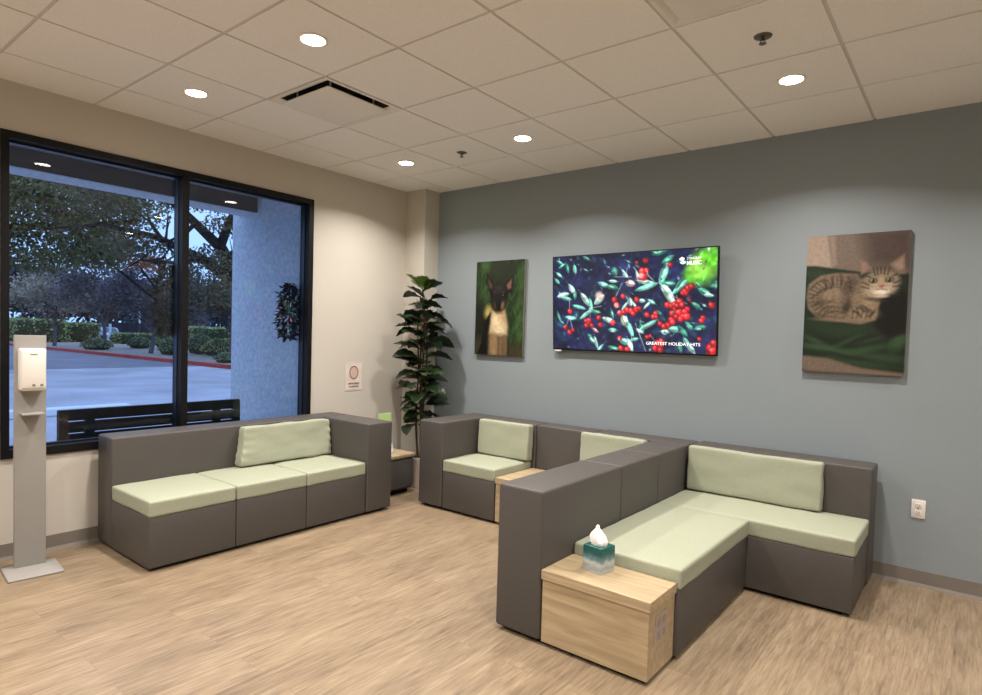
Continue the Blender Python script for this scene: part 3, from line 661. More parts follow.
    berries = [(142, 375, 14), (120, 450, 13), (140, 472, 13), (155, 462, 11), (218, 420, 12), (232, 430, 15), (220, 440, 12), (245, 440, 11), (232, 415, 11), (278, 405, 13), (285, 438, 13), (345, 428, 14), (362, 345, 15), (352, 320, 14), (392, 305, 12), (378, 382, 14), (395, 378, 11),
      (412, 368, 14), (432, 372, 15), (440, 385, 13), (455, 365, 15), (468, 362, 12), (455, 320, 14), (505, 390, 13), (482, 190, 18), (500, 185, 12), (488, 215, 18), (470, 220, 10), (495, 140, 14), (610, 162, 12), (455, 150, 8),
      (600, 345, 15), (620, 350, 13), (635, 345, 17), (655, 330, 16), (640, 365, 17), (625, 385, 17), (655, 380, 18), (675, 400, 16), (690, 398, 17), (660, 410, 14), (640, 400, 13), (620, 415, 17), (625, 425, 14), (600, 440, 15), (585, 445, 14), (565, 432, 12), (690, 365, 14), (645, 350, 14), (668, 345, 13), (680, 375, 13),
      (680, 285, 18), (695, 268, 15), (710, 260, 14), (668, 290, 10), (700, 322, 9), (545, 385, 12), (535, 400, 13), (548, 400, 9), (805, 345, 15), (765, 405, 12), (758, 418, 12), (750, 503, 10), (378, 500, 12), (384, 547, 15), (412, 552, 14), (505, 495, 11), (520, 490, 8), (560, 530, 24), (575, 515, 16), (545, 545, 16), (568, 555, 14), (812, 545, 26), (820, 525, 18), (805, 570, 20), (815, 560, 22)]
    for (x, y, q) in berries:
        X, Y = uv(x, y); c = tuple(np.clip(np.array(R1)*r.uniform(.85, 1.1), 0, 255)); P.ell(X, Y, q*k, q*k, tuple(v_*.55 for v_ in c), 0, .2); P.ell(X-q*k*.12, Y-q*k*.12, q*k*.78, q*k*.78, c, 0, .25); P.ell(X-q*k*.3, Y-q*k*.3, q*k*.35, q*k*.3, (255, 140, 130), 0, .5, .7)
    for (x, y, q) in ((280, 302, 20), (360, 345, 10), (475, 210, 12)):
        X, Y = uv(x, y); P.ell(X, Y, q*k, q*k, (240, 180, 170), 0, .4, .7)
    for _ in range(60):
        X, Y = r.uniform(0, W), r.uniform(0, Hh); P.leaf(X, Y, r.uniform(4, 10), r.uniform(1.5, 4), r.uniform(0, 3.14), (150, 215, 200), None, r.uniform(.3, .8))
    for _ in range(120):
        X, Y = r.uniform(0, W), r.uniform(0, Hh); P.leaf(X, Y, r.uniform(3, 12), r.uniform(2, 5), r.uniform(0, 3.14), (24, 34, 44), None, r.uniform(.3, .7))
    P.mottle(.25, 7, 4); P.blur(1); P.a = np.clip(P.a*1.1+3, 0, 255); return P

def dog_picture():
    W, Hh = 100, 157; P = Paint(W, Hh, (30, 44, 22)); r = np.random.RandomState(5)
    def uv(x, y): return (x-92+(y-70)*.028)/303*W, (y-72+(x-98)*.05)/562*Hh
    k = W/303
    for _ in range(260):
        X, Y = r.uniform(0, W), r.uniform(0, Hh); dk = .45+.75*(X/W if X > W*.6 else .7-.4*(X/W)); g_ = r.uniform(.4, 1.3)*dk
        P.leaf(X, Y, r.uniform(6, 22), r.uniform(1.5, 4), r.uniform(1.0, 2.2), (44*g_, 84*g_, 34*g_), None, .6)
    P.ell(*uv(230, 110), 50*k, 45*k, (52, 60, 40), 0, .6, .8)
    P.ell(*uv(240, 130), 80*k, 90*k, (28, 36, 22), 0, .6, .5)
    for (x, y) in ((160, 100), (140, 85), (370, 130), (375, 200), (360, 300), (350, 420), (365, 500), (130, 260), (150, 300)): P.ell(*uv(x, y), 18*k, 40*k, (66, 112, 44), .4, .6, .5)
    P.ell(*uv(110, 450), 50*k, 130*k, (22, 22, 14), 0, .4, .8)
    P.ell(*uv(120, 590), 70*k, 50*k, (66, 58, 34), 0, .6, .8); P.ell(*uv(340, 600), 70*k, 42*k, (64, 52, 30), 0, .6, .8)
    P.ell(*uv(165, 370), 22*k, 32*k, (214, 186, 92), .3, .6, .8)
    # body
    P.poly([uv(*p) for p in ((180, 370), (140, 440), (120, 560), (92, 625), (300, 630), (290, 480), (285, 390))], (16, 14, 14))
    P.poly([uv(*p) for p in ((185, 370), (178, 440), (170, 500), (235, 520), (288, 500), (290, 430), (280, 380), (265, 340), (200, 345))], (176, 148, 102), soft=6)
    P.ell(*uv(230, 470), 45*k, 42*k, (222, 200, 156), 0, .5, .8); P.ell(*uv(215, 410), 26*k, 36*k, (228, 206, 160), 0, .6, .7)
    P.poly([uv(*p) for p in ((168, 500), (165, 630), (285, 632), (288, 500))], (120, 96, 62), soft=8)
    P.ell(*uv(200, 570), 20*k, 60*k, (152, 120, 78), 0, .5, .8); P.ell(*uv(262, 580), 14*k, 55*k, (100, 72, 42), 0, .5, .8); P.line([uv(230, 520), uv(232, 630)], 3, (84, 60, 36), .8, 2)
    # ears
    P.poly([uv(*p) for p in ((155, 132), (205, 205), (212, 250), (178, 260), (160, 200))], (20, 16, 16), soft=1.2); P.poly([uv(*p) for p in ((162, 160), (196, 210), (190, 240), (170, 225))], (84, 54, 46), soft=3)
    P.poly([uv(*p) for p in ((325, 142), (272, 195), (264, 245), (312, 255), (326, 200))], (24, 20, 18), soft=1.2); P.poly([uv(*p) for p in ((316, 165), (282, 205), (284, 236), (310, 226))], (116, 78, 62), soft=3)
    # head
    P.ell(*uv(235, 262), 56*k, 64*k, (20, 19, 20), 0, .1); P.ell(*uv(232, 310), 46*k, 54*k, (26, 23, 22), 0, .12)
    P.ell(*uv(235, 225), 30*k, 20*k, (58, 58, 58), 0, .8, .6); P.ell(*uv(256, 328), 11*k, 20*k, (150, 104, 66), .3, .7, .8); P.ell(*uv(208, 332), 8*k, 18*k, (84, 62, 44), -.3, .7, .6)
    P.ell(*uv(232, 325), 15*k, 24*k, (18, 16, 17), 0, .2); P.ell(*uv(232, 345), 12*k, 10*k, (8, 8, 9), 0, .2); P.ell(*uv(235, 372), 26*k, 8*k, (140, 100, 60), 0, .4, .7)
    for x in (207, 262):
        P.ell(*uv(x, 270), 8*k, 6*k, (4, 4, 5)); P.ell(*uv(x-2, 267), 2.6*k, 2.6*k, (150, 150, 150)); P.ell(*uv(x, 250), 7*k, 4*k, (96, 62, 40), 0, .4, .7)
    P.blur(1); P.mottle(.08, 3, 8)
    P.a = P.a*.8+P.a.mean(2, keepdims=True)*.2; return P

def cat_picture():
    W, Hh = 150, 232; P = Paint(W, Hh, (112, 94, 80)); r = np.random.RandomState(6)
    def uv(x, y):
        t = (x-90)/375; return ((x-(100-(y-90)*.045))/377)*W, (y-(100-25*t))/(490+15*t)*Hh
    k = W/377
    P.poly([uv(*p) for p in ((90, 90), (175, 90), (195, 215), (90, 215))], (158, 134, 114), soft=5); P.poly([uv(*p) for p in ((300, 70), (490, 60), (490, 220), (330, 200))], (74, 56, 48), soft=30)
    P.poly([uv(*p) for p in ((182, 95), (205, 95), (212, 200), (195, 205))], (150, 128, 112), .6, soft=5)
    # green cloth
    P.poly([uv(*p) for p in ((70, 208), (130, 205), (300, 222), (480, 225), (480, 620), (60, 610))], (22, 38, 22), soft=3)
    P.ell(*uv(130, 235), 60*k, 26*k, (40, 60, 34), .1, .6, .8)
    for (x, y, a, b_, an, c, al) in ((150, 420, 80, 30, .2, (30, 52, 30), .8), (270, 430, 90, 26, -.1, (34, 58, 34), .7), (170, 500, 120, 14, .15, (50, 84, 48), .8), (300, 500, 110, 14, -.25, (46, 78, 44), .8), (390, 520, 90, 16, .1, (42, 72, 42), .8),
       (440, 450, 24, 50, .5, (50, 86, 48), .9), (140, 540, 90, 12, .1, (30, 52, 32), .8), (300, 545, 120, 12, .1, (40, 66, 40), .8), (120, 470, 50, 10, .4, (56, 88, 52), .6), (250, 470, 60, 8, -.5, (52, 80, 50), .6), (340, 460, 50, 8, -.3, (50, 78, 46), .5), (220, 520, 70, 8, .2, (20, 34, 22), .7), (430, 400, 40, 16, .5, (34, 52, 36), .6)):
        P.ell(*uv(x, y), a*k, b_*k, c, an, .6, al)
    P.poly([uv(*p) for p in ((60, 530), (180, 535), (300, 560), (480, 570), (480, 630), (60, 620))], (112, 90, 74), soft=5)
    P.poly([uv(*p) for p in ((60, 580), (480, 590), (480, 640), (60, 640))], (92, 72, 60), soft=6)
    # dark shape behind the face
    P.poly([uv(*p) for p in ((350, 330), (440, 270), (462, 300), (460, 430), (400, 450), (350, 410))], (16, 15, 16), soft=8)
    # body
    F1, F2, F3 = (120, 97, 72), (152, 126, 94), (50, 40, 32)
    P.poly([uv(*p) for p in ((95, 320), (105, 270), (150, 238), (215, 226), (290, 228), (330, 290), (370, 325), (355, 390), (300, 408), (210, 400), (130, 385), (100, 360))], F1, soft=4)
    P.ell(*uv(160, 285), 56*k, 34*k, F2, -.3, .6, .7); P.ell(*uv(230, 262), 40*k, 24*k, (128, 104, 80), 0, .6, .6); P.ell(*uv(250, 300), 20*k, 50*k, (52, 42, 36), .3, .5, .8)
    P.ell(*uv(270, 260), 26*k, 30*k, (78, 64, 50), .2, .6, .7); P.ell(*uv(310, 365), 54*k, 28*k, F2, .1, .4, .8); P.ell(*uv(330, 320), 34*k, 26*k, (160, 132, 98), .2, .5, .8)
    for (x0, y0, x1, y1, x2, y2) in ((110, 290, 135, 262, 165, 252), (115, 320, 150, 290, 190, 280), (150, 345, 180, 325, 225, 335), (155, 360, 190, 342, 235, 352), (170, 375, 205, 358, 240, 368), (180, 335, 205, 318, 230, 322), (120, 350, 145, 330, 170, 330),
        (195, 240, 200, 262, 190, 285), (225, 232, 232, 255, 226, 280), (285, 350, 305, 345, 320, 365), (270, 365, 290, 358, 300, 380), (300, 340, 325, 345, 335, 365), (165, 252, 175, 270, 170, 290), (130, 375, 180, 392, 240, 388), (255, 240, 265, 260, 262, 285), (325, 378, 345, 372, 352, 355)):
        P.line([uv((1-t_)**2*x0+2*t_*(1-t_)*x1+t_*t_*x2, (1-t_)**2*y0+2*t_*(1-t_)*y1+t_*t_*y2) for t_ in [i_/6 for i_ in range(7)]], 3.0, F3, .5, 3.0)
    P.ell(*uv(200, 395), 80*k, 9*k, (130, 104, 78), .05, .5, .8); P.ell(*uv(250, 345), 14*k, 30*k, (40, 32, 28), .2, .5, .8)
    # ears
    P.poly([uv(*p) for p in ((292, 172), (300, 235), (345, 212), (320, 182))], (116, 90, 74), soft=2); P.poly([uv(*p) for p in ((298, 184), (306, 224), (334, 208), (318, 188))], (138, 104, 88), soft=3)
    P.poly([uv(*p) for p in ((455, 154), (400, 192), (430, 228), (458, 225))], (112, 88, 72), soft=2); P.poly([uv(*p) for p in ((448, 168), (412, 194), (434, 214), (450, 208))], (146, 114, 94), soft=4)
    for q_ in range(16):
        t_ = q_/15; a0 = 2.1+t_*3.0; P.line([uv(215+(60+52*e_)*math.cos(a0), 318+(40+38*e_)*math.sin(a0)) for e_ in (0, .35, .7, 1)], 3.2, F3, .42, 3.0)
    for q_ in range(5): P.line([uv(268+q_*17, 345+q_*2), uv(275+q_*17, 362), uv(270+q_*16, 384)], 2.6, F3, .5, 2.2)
    P.ell(*uv(215, 318), 46*k, 30*k, (146, 120, 90), -.2, .7, .55)
    # fur flecks
    for _ in range(700):
        a_ = r.uniform(0, 6.28); q_ = r.uniform(0, 1)**.5; x = 225+125*q_*math.cos(a_); y = 315+82*q_*math.sin(a_)
        if y < 415-abs(x-225)*.15: P.line([uv(x, y), uv(x+r.uniform(3, 9), y+r.uniform(-5, 3))], .8, (F2 if r.rand() < .5 else F3), .35)
    # head
    P.ell(*uv(370, 258), 70*k, 50*k, (134, 111, 86), -.1, .14); P.ell(*uv(372, 285), 50*k, 26*k, (188, 164, 134), -.1, .4, .8)
    for (x, y, x2, y2) in ((345, 208, 352, 232), (358, 204, 362, 230), (372, 202, 372, 228), (388, 202, 383, 228), (402, 206, 396, 228), (306, 258, 330, 268), (304, 274, 330, 280), (440, 248, 418, 258), (440, 266, 416, 270), (316, 235, 335, 240), (430, 225, 412, 234)):
        P.line([uv(x, y), uv(x2, y2)], 2.0, (52, 40, 32), .85, 1.4)
    P.ell(*uv(372, 252), 12*k, 22*k, (178, 142, 104), 0, .5, .8); P.ell(*uv(375, 270), 9*k, 6*k, (150, 84, 70), 0, .3)
    for (x, y) in ((345, 252), (402, 247)):
        P.ell(*uv(x, y), 15*k, 10*k, (40, 34, 26), -.05, .2); P.ell(*uv(x, y), 12*k, 8*k, (122, 118, 74), 0, .15); P.ell(*uv(x, y), 5*k, 7.5*k, (10, 10, 10), 0, .2); P.ell(*uv(x-4, y-3), 2.6*k, 2.2*k, (230, 230, 220))
        P.line([uv(x-12, y+14), uv(x+12, y+13)], 1.4, (205, 186, 160), .7)
    P.ell(*uv(372, 290), 26*k, 10*k, (220, 204, 182), 0, .4, .9); P.line([uv(355, 283), uv(375, 280), uv(392, 282)], 1.2, (80, 56, 46), .8); P.ell(*uv(372, 305), 26*k, 7*k, (196, 174, 146), 0, .4, .8)
    for s_ in (-1, 1):
        for q in (0, 8, 16): P.line([uv(372+s_*24, 282+q*.4), uv(372+s_*72, 276+q*1.5)], .6, (190, 180, 160), .28)
    P.ell(*uv(350, 318), 40*k, 8*k, (60, 46, 38), .15, .5, .6)
    P.blur(1); P.mottle(.06, 2.5, 9)
    P.a = P.a*.72+P.a.mean(2, keepdims=True)*.28; return P

# ------------------------------------------------------------------ television
TX0, TX1, TZ0, TZ1 = 1.752, 3.194, 1.388, 2.203
tv = thing('television', ((TX0+TX1)/2, -0.06, (TZ0+TZ1)/2), 'large wall television showing red berries and green leaves', 'television')
TYF = -0.075
MB().rbox(TX0, TYF, TZ0, TX1, TYF+0.028, TZ1, r=0.004, seg=2).build('casing', m_black, tv, smooth=True)
MB().rbox(TX0+.3, TYF+0.026, TZ0+.08, TX1-.3, TYF+0.04, TZ0+.55, r=0.01).build('rear_housing', m_black, tv)
scr = tv_picture().mesh('screen', TX0+0.009, TX1-0.009, TZ0+0.012, TZ1-0.009, TYF-0.0006, attr_mat('screen_picture', emit=1.15, rough=0.25), tv)
MB().box(TX0+.02, TYF-.0005, TZ0-.012, TX0+.085, TYF+.01, TZ0+.001).build('maker_badge', m_white, tv)
m_type = mat('screen_lettering', (240, 240, 245), 0.5, 0.1, emit=(0.85, 0.87, 0.95), emit_s=0.95)
def text(name, s, x, z, size, y, m, parent, bold=0.0, sx=1.0, align='LEFT', rot=(math.pi/2, 0, 0)):
    cu = bpy.data.curves.new(name, 'FONT'); cu.body = s; cu.size = size; cu.offset = bold; cu.align_x = align; cu.extrude = 0.0002
    o = bpy.data.objects.new(name, cu); COL.objects.link(o); o.rotation_euler = rot; o.scale = (sx, 1, 1); o.location = (x, y, z)
    cu.materials.append(m)
    bpy.context.view_layer.update()
    me = bpy.data.meshes.new_from_object(o.evaluated_get(bpy.context.evaluated_depsgraph_get()))
    mw = o.matrix_world.copy(); bpy.data.objects.remove(o); me.transform(mw)
    q = bpy.data.objects.new(name, me); COL.objects.link(q)
    if parent is not None: q.parent = parent; q.matrix_parent_inverse = parent_matrix(parent).inverted()
    return q
def fit_text(name, s, x0, x1, z, cap, y, m, parent, bold=0.0):
    q = text(name, s, 0, 0, cap/0.70, y, m, None, bold); xs_ = [v.co.x for v in q.data.vertices]
    k = (x1-x0)/(max(xs_)-min(xs_)); lo_ = min(xs_)
    for v in q.data.vertices: v.co.x = x0+(v.co.x-lo_)*k; v.co.z += z
    q.parent = parent; q.matrix_parent_inverse = parent_matrix(parent).inverted(); return q
def su(u): return TX0+0.009+u*(TX1-TX0-0.018)
def sv(v): return TZ1-0.009-v*(TZ1-TZ0-0.021)
fit_text('screen_title', 'GREATEST HOLIDAY HITS', su(0.613), su(0.918), sv(0.925), 0.024, TYF-.002, m_type, scr, 0.0)
fit_text('screen_wordmark', 'STINGRAY', su(0.840), su(0.918), sv(0.100), 0.018, TYF-.002, m_type, scr, 0.0)
fit_text('screen_wordmark', 'MUSIC', su(0.840), su(0.918), sv(0.150), 0.029, TYF-.002, m_type, scr, 0.0004)
# faceted S shaped emblem: two stacked chevron blocks with a dark slash
ex, ez, es = su(0.815), sv(0.108), 0.024
b = MB()
for ddx, ddz, k in ((0, .5, 1), (0, -.5, -1)):
    pts = [(-1.0, .15), (0, .75), (1.0, .15), (1.0, -.25), (0, -.7), (-1.0, -.25)]
    b.add([(ex+(p[0]*.8+k*-.15)*es, TYF-.002, ez+(p[1]*.85+ddz*1.1)*es) for p in pts], [tuple(range(6))])
b.build('screen_emblem', m_type, scr)
b = MB()
for k in (1, -1):
    b.add([(ex+(q[0])*es, TYF-.0026, ez+(q[1])*es) for q in ((-.1*k, .55*k), (.95*k, .1*k), (.95*k, -.02*k), (-.1*k, .4*k))], [(0, 1, 2, 3)])
b.build('emblem_cut', m_slot, scr)

tv.rotation_euler = (math.radians(4.0), 0, 0)      # tilted forward on its bracket
MB().box(TX0+.45, -.032, TZ0+.2, TX1-.45, -.001, TZ0+.5).build('wall_bracket', m_black, tv)

# ------------------------------------------------------------------ canvases
def canvas(name, x0, x1, z0, z1, paint, label, yf=-0.032):
    t = thing(name, ((x0+x1)/2, 0, (z0+z1)/2), label, 'picture')
    MB().rbox(x0, yf, z0, x1, 0.0, z1, r=0.003, seg=2).build('stretched_canvas', m_wedge, t, smooth=True)
    paint.mesh('print', x0+.001, x1-.001, z0+.001, z1-.001, yf-.0006, attr_mat(name+'_print', rough=0.45, spec=0.3), t)
canvas('dog_picture', 0.832, 1.408, 1.308, 2.212, dog_picture(), 'tall canvas print of a black and tan prick-eared dog')
canvas('cat_picture', 3.768, 4.354, 1.312, 2.229, cat_picture(), 'canvas print of a curled tabby kitten on green cloth')

# ------------------------------------------------------------------ outlet, notice
def outlet():
    x, z = 4.465, 0.484; t = thing('wall_outlet', (x, 0, z), 'white duplex power outlet low on the blue wall', 'outlet')
    MB().rbox(x-.037, -.007, z-.058, x+.037, 0, z+.058, r=.003, seg=2).build('cover_plate', m_white, t, smooth=True)
    for dz in (.021, -.021):
        MB().rbox(x-.017, -.009, z+dz-.015, x+.017, -.005, z+dz+.015, r=.0035, seg=2).build('socket', m_white, t, smooth=True)
        MB().box(x-.008, -.0095, z+dz-.002, x-.0055, -.0085, z+dz+.009).box(x+.0055, -.0095, z+dz-.002, x+.008, -.0085, z+dz+.007).box(x-.002, -.0095, z+dz-.011, x+.002, -.0085, z+dz-.006).build('slots', m_slot, t)
    MB().tube([(x, -.0095, z), (x, -.006, z)], .003, 8).build('screw', m_chrome, t)
outlet()
def notice():
    y0, y1, z0, z1 = -.958, -.742, .925, 1.205; cy = (y0+y1)/2
    t = thing('wall_notice', (0, cy, (z0+z1)/2), 'small notice with a round emblem in a clear sleeve on the beige wall', 'sign')
    MB().box(0, y0, z0, .003, y1, z1).build('sleeve', mat('clear_sleeve', (205, 197, 188), 0.2, 0.6), t)
    MB().box(.003, y0+.012, z0+.012, .0045, y1-.012, z1-.012).build('sheet', mat('notice_sheet', (214, 204, 194), 0.5, 0.3, noise_scale=14, var=0.08), t)
    def disc(nm, r, x, c, zz=1.10):
        vs = [(x, cy+r*math.cos(a*math.pi/18), zz+r*1.2*math.sin(a*math.pi/18)) for a in range(36)]
        MB().add(vs, [tuple(range(36))]).build(nm, mat('notice_'+nm, c, 0.5, 0.3), t)
    disc('emblem_ring', .055, .0052, (128, 104, 96)); disc('emblem_face', .044, .0056, (206, 176, 164))
    m_i = mat('notice_ink', (120, 92, 84), 0.5, 0.3)
    b = MB(); rn = random.Random(2)
    for zz, ya, yb in ((.995, cy-.062, cy+.060), (.965, cy-.060, cy+.050)):
        yy = ya
        while yy < yb:
            w_ = rn.uniform(.004, .010); b.box(.0045, yy, zz-rn.uniform(.006, .010), .0056, yy+w_, zz+rn.uniform(.006, .010)); yy += w_+rn.uniform(.002, .005)
    b.build('printed_lines', m_i, t)
notice()

# ------------------------------------------------------------------ seating
TT, SS, MM, BB = 0.749, 0.434, 0.335, 0.022
def body(nm, x0, y0, x1, y1, parent, top=TT, m=None, r=0.016):
    return MB().rbox(x0+.0015, y0+.0015, BB, x1-.0015, y1-.0015, top, r=r, seg=3, n=1).build(nm, m or m_vinyl, parent, smooth=True)
def seatbase(x0, y0, x1, y1, parent):
    return MB().rbox(x0+.002, y0+.002, BB, x1-.002, y1-.002, MM, r=0.006, seg=2).build('seat_base', m_vinyl, parent, smooth=True)
def seatcush(x0, y0, x1, y1, parent, seed):
    return MB().rbox(x0+.002, y0+.002, MM, x1-.002, y1-.002, SS, r=0.014, seg=3, n=10, crown=0.007, wr=0.0035, seed=seed).build('seat_cushion', m_green, parent, smooth=True, sharp=60)
def plinth(rects, parent, z=BB):
    for (x0, y0, x1, y1) in rects:
        MB().box(x0, y0, 0, x1, y1, z+.004).build('plinth', m_plinth, parent)

# sofa under the window
A = thing('three_seat_sofa', (0.45, -2.1, 0), 'long grey-brown sofa with three sage seats under the window', 'sofa')
ax0, axb, axf = 0.055, 0.29, 0.862
ay = [-3.068, -2.512, -1.96, -1.40]; ayE = -1.13
body('backrest', ax0, ay[0], axb, ayE, A)
body('armrest', axb, ay[3], 0.875, ayE, A)
for k in range(3):
    seatbase(axb, ay[k], axf, ay[k+1], A); seatcush(axb, ay[k], axf+.004, ay[k+1], A, k+1)
plinth([(ax0+.04, ay[0]+.04, axf-.05, ayE-.04)], A)

cx1 = 3.110
# sectional along the blue wall
by0, byb, byr = -0.86, -0.345, -0.13
bx = [0.93, 1.205, 1.766, 2.343, 2.862]
Bs = thing('sectional_sofa', (1.9, -0.45, 0), 'grey-brown sectional along the blue wall under the television, left armrest and two sage seats', 'sofa', 'sectional sofas')
body('armrest', bx[0], by0-.01, bx[1], byr, Bs)
body('backrest', bx[1], byb, 1.80, byr, Bs); body('backrest', 1.80, byb, bx[3], byr, Bs); body('backrest', bx[3], byb+.03, cx1-.002, byr+.04, Bs)
seatbase(bx[1], by0, bx[2], byb, Bs); seatcush(bx[1], by0-.004, bx[2], byb, Bs, 5)
seatbase(bx[3], by0, bx[4], byb, Bs); seatcush(bx[3], by0-.004, bx[4], byb, Bs, 6)
plinth([(bx[0]+.04, by0+.04, bx[2]-.01, byr-.04), (bx[3]+.01, by0+.04, bx[4]-.01, byr-.04)], Bs)

# L shaped sectional in front
cx0, cx1, cxf, cxe = 2.838, 3.110, 3.682, 4.236
cy0, cy1, cy2, cyb, cyr = -2.218, -1.918, -0.838, -0.295, -0.045
Cs = thing('sectional_sofa', (3.3, -1.2, 0), 'L-shaped grey-brown sectional in the foreground, high back ending at the oak end table', 'sofa', 'sectional sofas')
body('backrest', cx0, cy0, cx1, -1.38, Cs); body('backrest', cx0, -1.38, cx1, -0.845, Cs); body('backrest', cx0, -0.845, cx1, -0.318, Cs)
body('backrest', cx1, cyb, cxe+.01, cyr, Cs)
seatbase(cx1, cy1, cxf-.004, cy2, Cs); seatcush(cx1, cy1, cxf+.004, cy2, Cs, 7)
seatbase(cx1, cy2+.002, cxe, cyb, Cs); seatcush(cx1, cy2+.002, cxe+.004, cyb, Cs, 8)
plinth([(cx0+.04, cy0+.04, cxf-.05, cy2), (cx1, cy2+.04, cxe-.05, cyr-.04)], Cs)

def back_cushion(x0, y0, x1, y1, z0, z1, lean, ax, label, seed, taper=0.0, slant=0.0):
    """loose pad standing on the seat, leaning back"""
    c = Vector(((x0+x1)/2, (y0+y1)/2, z0)); b = MB().rbox(x0, y0, z0, x1, y1, z1, r=0.018, seg=3, n=18 if slant else 10, wr=0.007 if slant else 0.006, taper=taper, tapax=1 if ax == 'X' else 0, seed=seed)
    if slant: b.v = [(p[0], p[1]+slant*(p[2]-z0)/(z1-z0)*(y1-p[1])/(y1-y0), p[2]) for p in b.v]
    R = Matrix.Rotation(lean, 4, ax)
    b.v = [tuple(c+(R @ (Vector(p)-c))) for p in b.v]
    if slant:
        q = []
        for p in b.v:
            e_ = min(1, abs(p[1]-(y0+y1)/2)/((y1-y0)/2)); w_ = max(0, e_-.8)/.2
            q.append((p[0]+.006*w_*math.sin(p[2]*95+p[1]*60), p[1], p[2]+.003*w_*math.sin(p[1]*120)))
        b.v = q
    o = b.build('back_cushion', m_green, smooth=True, loc=c, sharp=60)
    return tag(o, label, 'cushion', 'loose sage back cushions')
# window sofa: pad pulled to the arm end, standing against the backrest
back_cushion(0.318, -2.235, 0.43, -1.408, SS+.010, 0.742, -0.09, 'Y', 'wrinkled sage back cushion on the window sofa beside its armrest', 31, 0.22, 0.045)
back_cushion(1.245, -0.462, 1.79, -0.370, SS+.010, 0.748, -0.06, 'X', 'sage back cushion on the seat nearest the plant', 32, 0.12)
back_cushion(2.285, -0.462, 2.820, -0.372, SS+.010, 0.752, -0.06, 'X', 'sage back cushion showing over the high back of the L-shaped sectional', 33, 0.12)
back_cushion(3.130, -0.402, 3.985, -0.318, SS+.010, 0.752, -0.05, 'X', 'wide sage back cushion on the right arm of the L-shaped sectional', 34, 0.12)

# oak end tables that fill a seat's place
def oak_table(x0, y0, x1, y1, label, power=False):
    t = thing('end_table', ((x0+x1)/2, (y0+y1)/2, 0), label, 'table')
    MB().rbox(x0+.004, y0+.010, BB, x1-.009, y1-.002, 0.326, r=.0015, seg=1).build('cabinet_body', m_wood, t)
    MB().rbox(x0+.001, y0, 0.328, x1, y1-.001, 0.374, r=.002, seg=1).build('table_top', m_wood, t)
    MB().box(x0+.03, y0+.05, 0, x1-.05, y1-.01, BB+.004).build('plinth', m_plinth, t)
    if power:
        u = MB().rbox(x1-.014, -2.140, .165, x1-.005, -2.02, .285, r=.002, seg=1).build('power_panel', mat('power_panel', (160, 145, 136), 0.4, 0.5), t)
        for yy in (-2.105, -2.05):
            for zz in (.195, .25):
                MB().box(x1-.006, yy-.018, zz-.018, x1-.004, yy+.018, zz+.018).build('socket', mat('socket_face', (142, 128, 120), 0.4, 0.4), u)
    return t
oak_table(cx1+.002, cy0, cxf-.014, cy1-.002, 'light oak end table in the foreground carrying the tissue box', True)
oak_table(bx[2]+.002, by0, bx[3]-.002, byb-.002, 'light oak table set between the two seats along the blue wall')
# corner table with a dark body
ct = thing('corner_table', (0.34, -0.86, 0), 'dark grey corner table with an oak top behind the window sofa armrest', 'table')
MB().rbox(0.03, -1.115, .045, 0.595, -0.59, 0.335, r=0.03, seg=4).build('cabinet_body', mat('dark_table_side', (84, 80, 78), 0.6, 0.3, bump=0.2), ct, smooth=True)
MB().rbox(0.028, -1.118, .335, 0.603, -0.582, 0.375, r=0.012, seg=3).build('table_top', m_wood, ct, smooth=True)
MB().box(.07, -1.08, 0, .55, -.63, .05).build('plinth', m_plinth, ct)

# brochure in a clear stand
br = thing('brochure_stand', (0.42, -0.80, 0.376), 'green and white leaflet in a clear stand on the corner table', 'brochure')
MB().add([(.435, -.875, .378), (.435, -.715, .378), (.395, -.715, .742), (.395, -.875, .742), (.430, -.875, .378), (.430, -.715, .378), (.390, -.715, .742), (.390, -.875, .742)],
   [(0, 1, 2, 3), (7, 6, 5, 4), (0, 4, 5, 1), (3, 2, 6, 7), (1, 5, 6, 2), (0, 3, 7, 4)]).build('stand', mat('clear_acrylic', (190, 200, 190), 0.15, 0.6), br)
def leafl(nm, t0, t1, col):
    p = lambda t, y: (.4362-.04*t, y, .378+.364*t)
    MB().add([p(t0, -.87), p(t0, -.72), p(t1, -.72), p(t1, -.87)], [(0, 1, 2, 3)]).build(nm, mat('leaflet_'+nm, col, 0.4, 0.3), br)
leafl('green_panel', .45, .99, (168, 196, 122)); leafl('teal_panel', .2, .45, (110, 160, 130)); leafl('white_panel', .01, .2, (226, 228, 224))
MB().rbox(.38, -.88, .3755, .48, -.71, .381, r=.002, seg=1).build('foot', mat('clear_foot', (170, 172, 165), 0.15, 0.6), br)

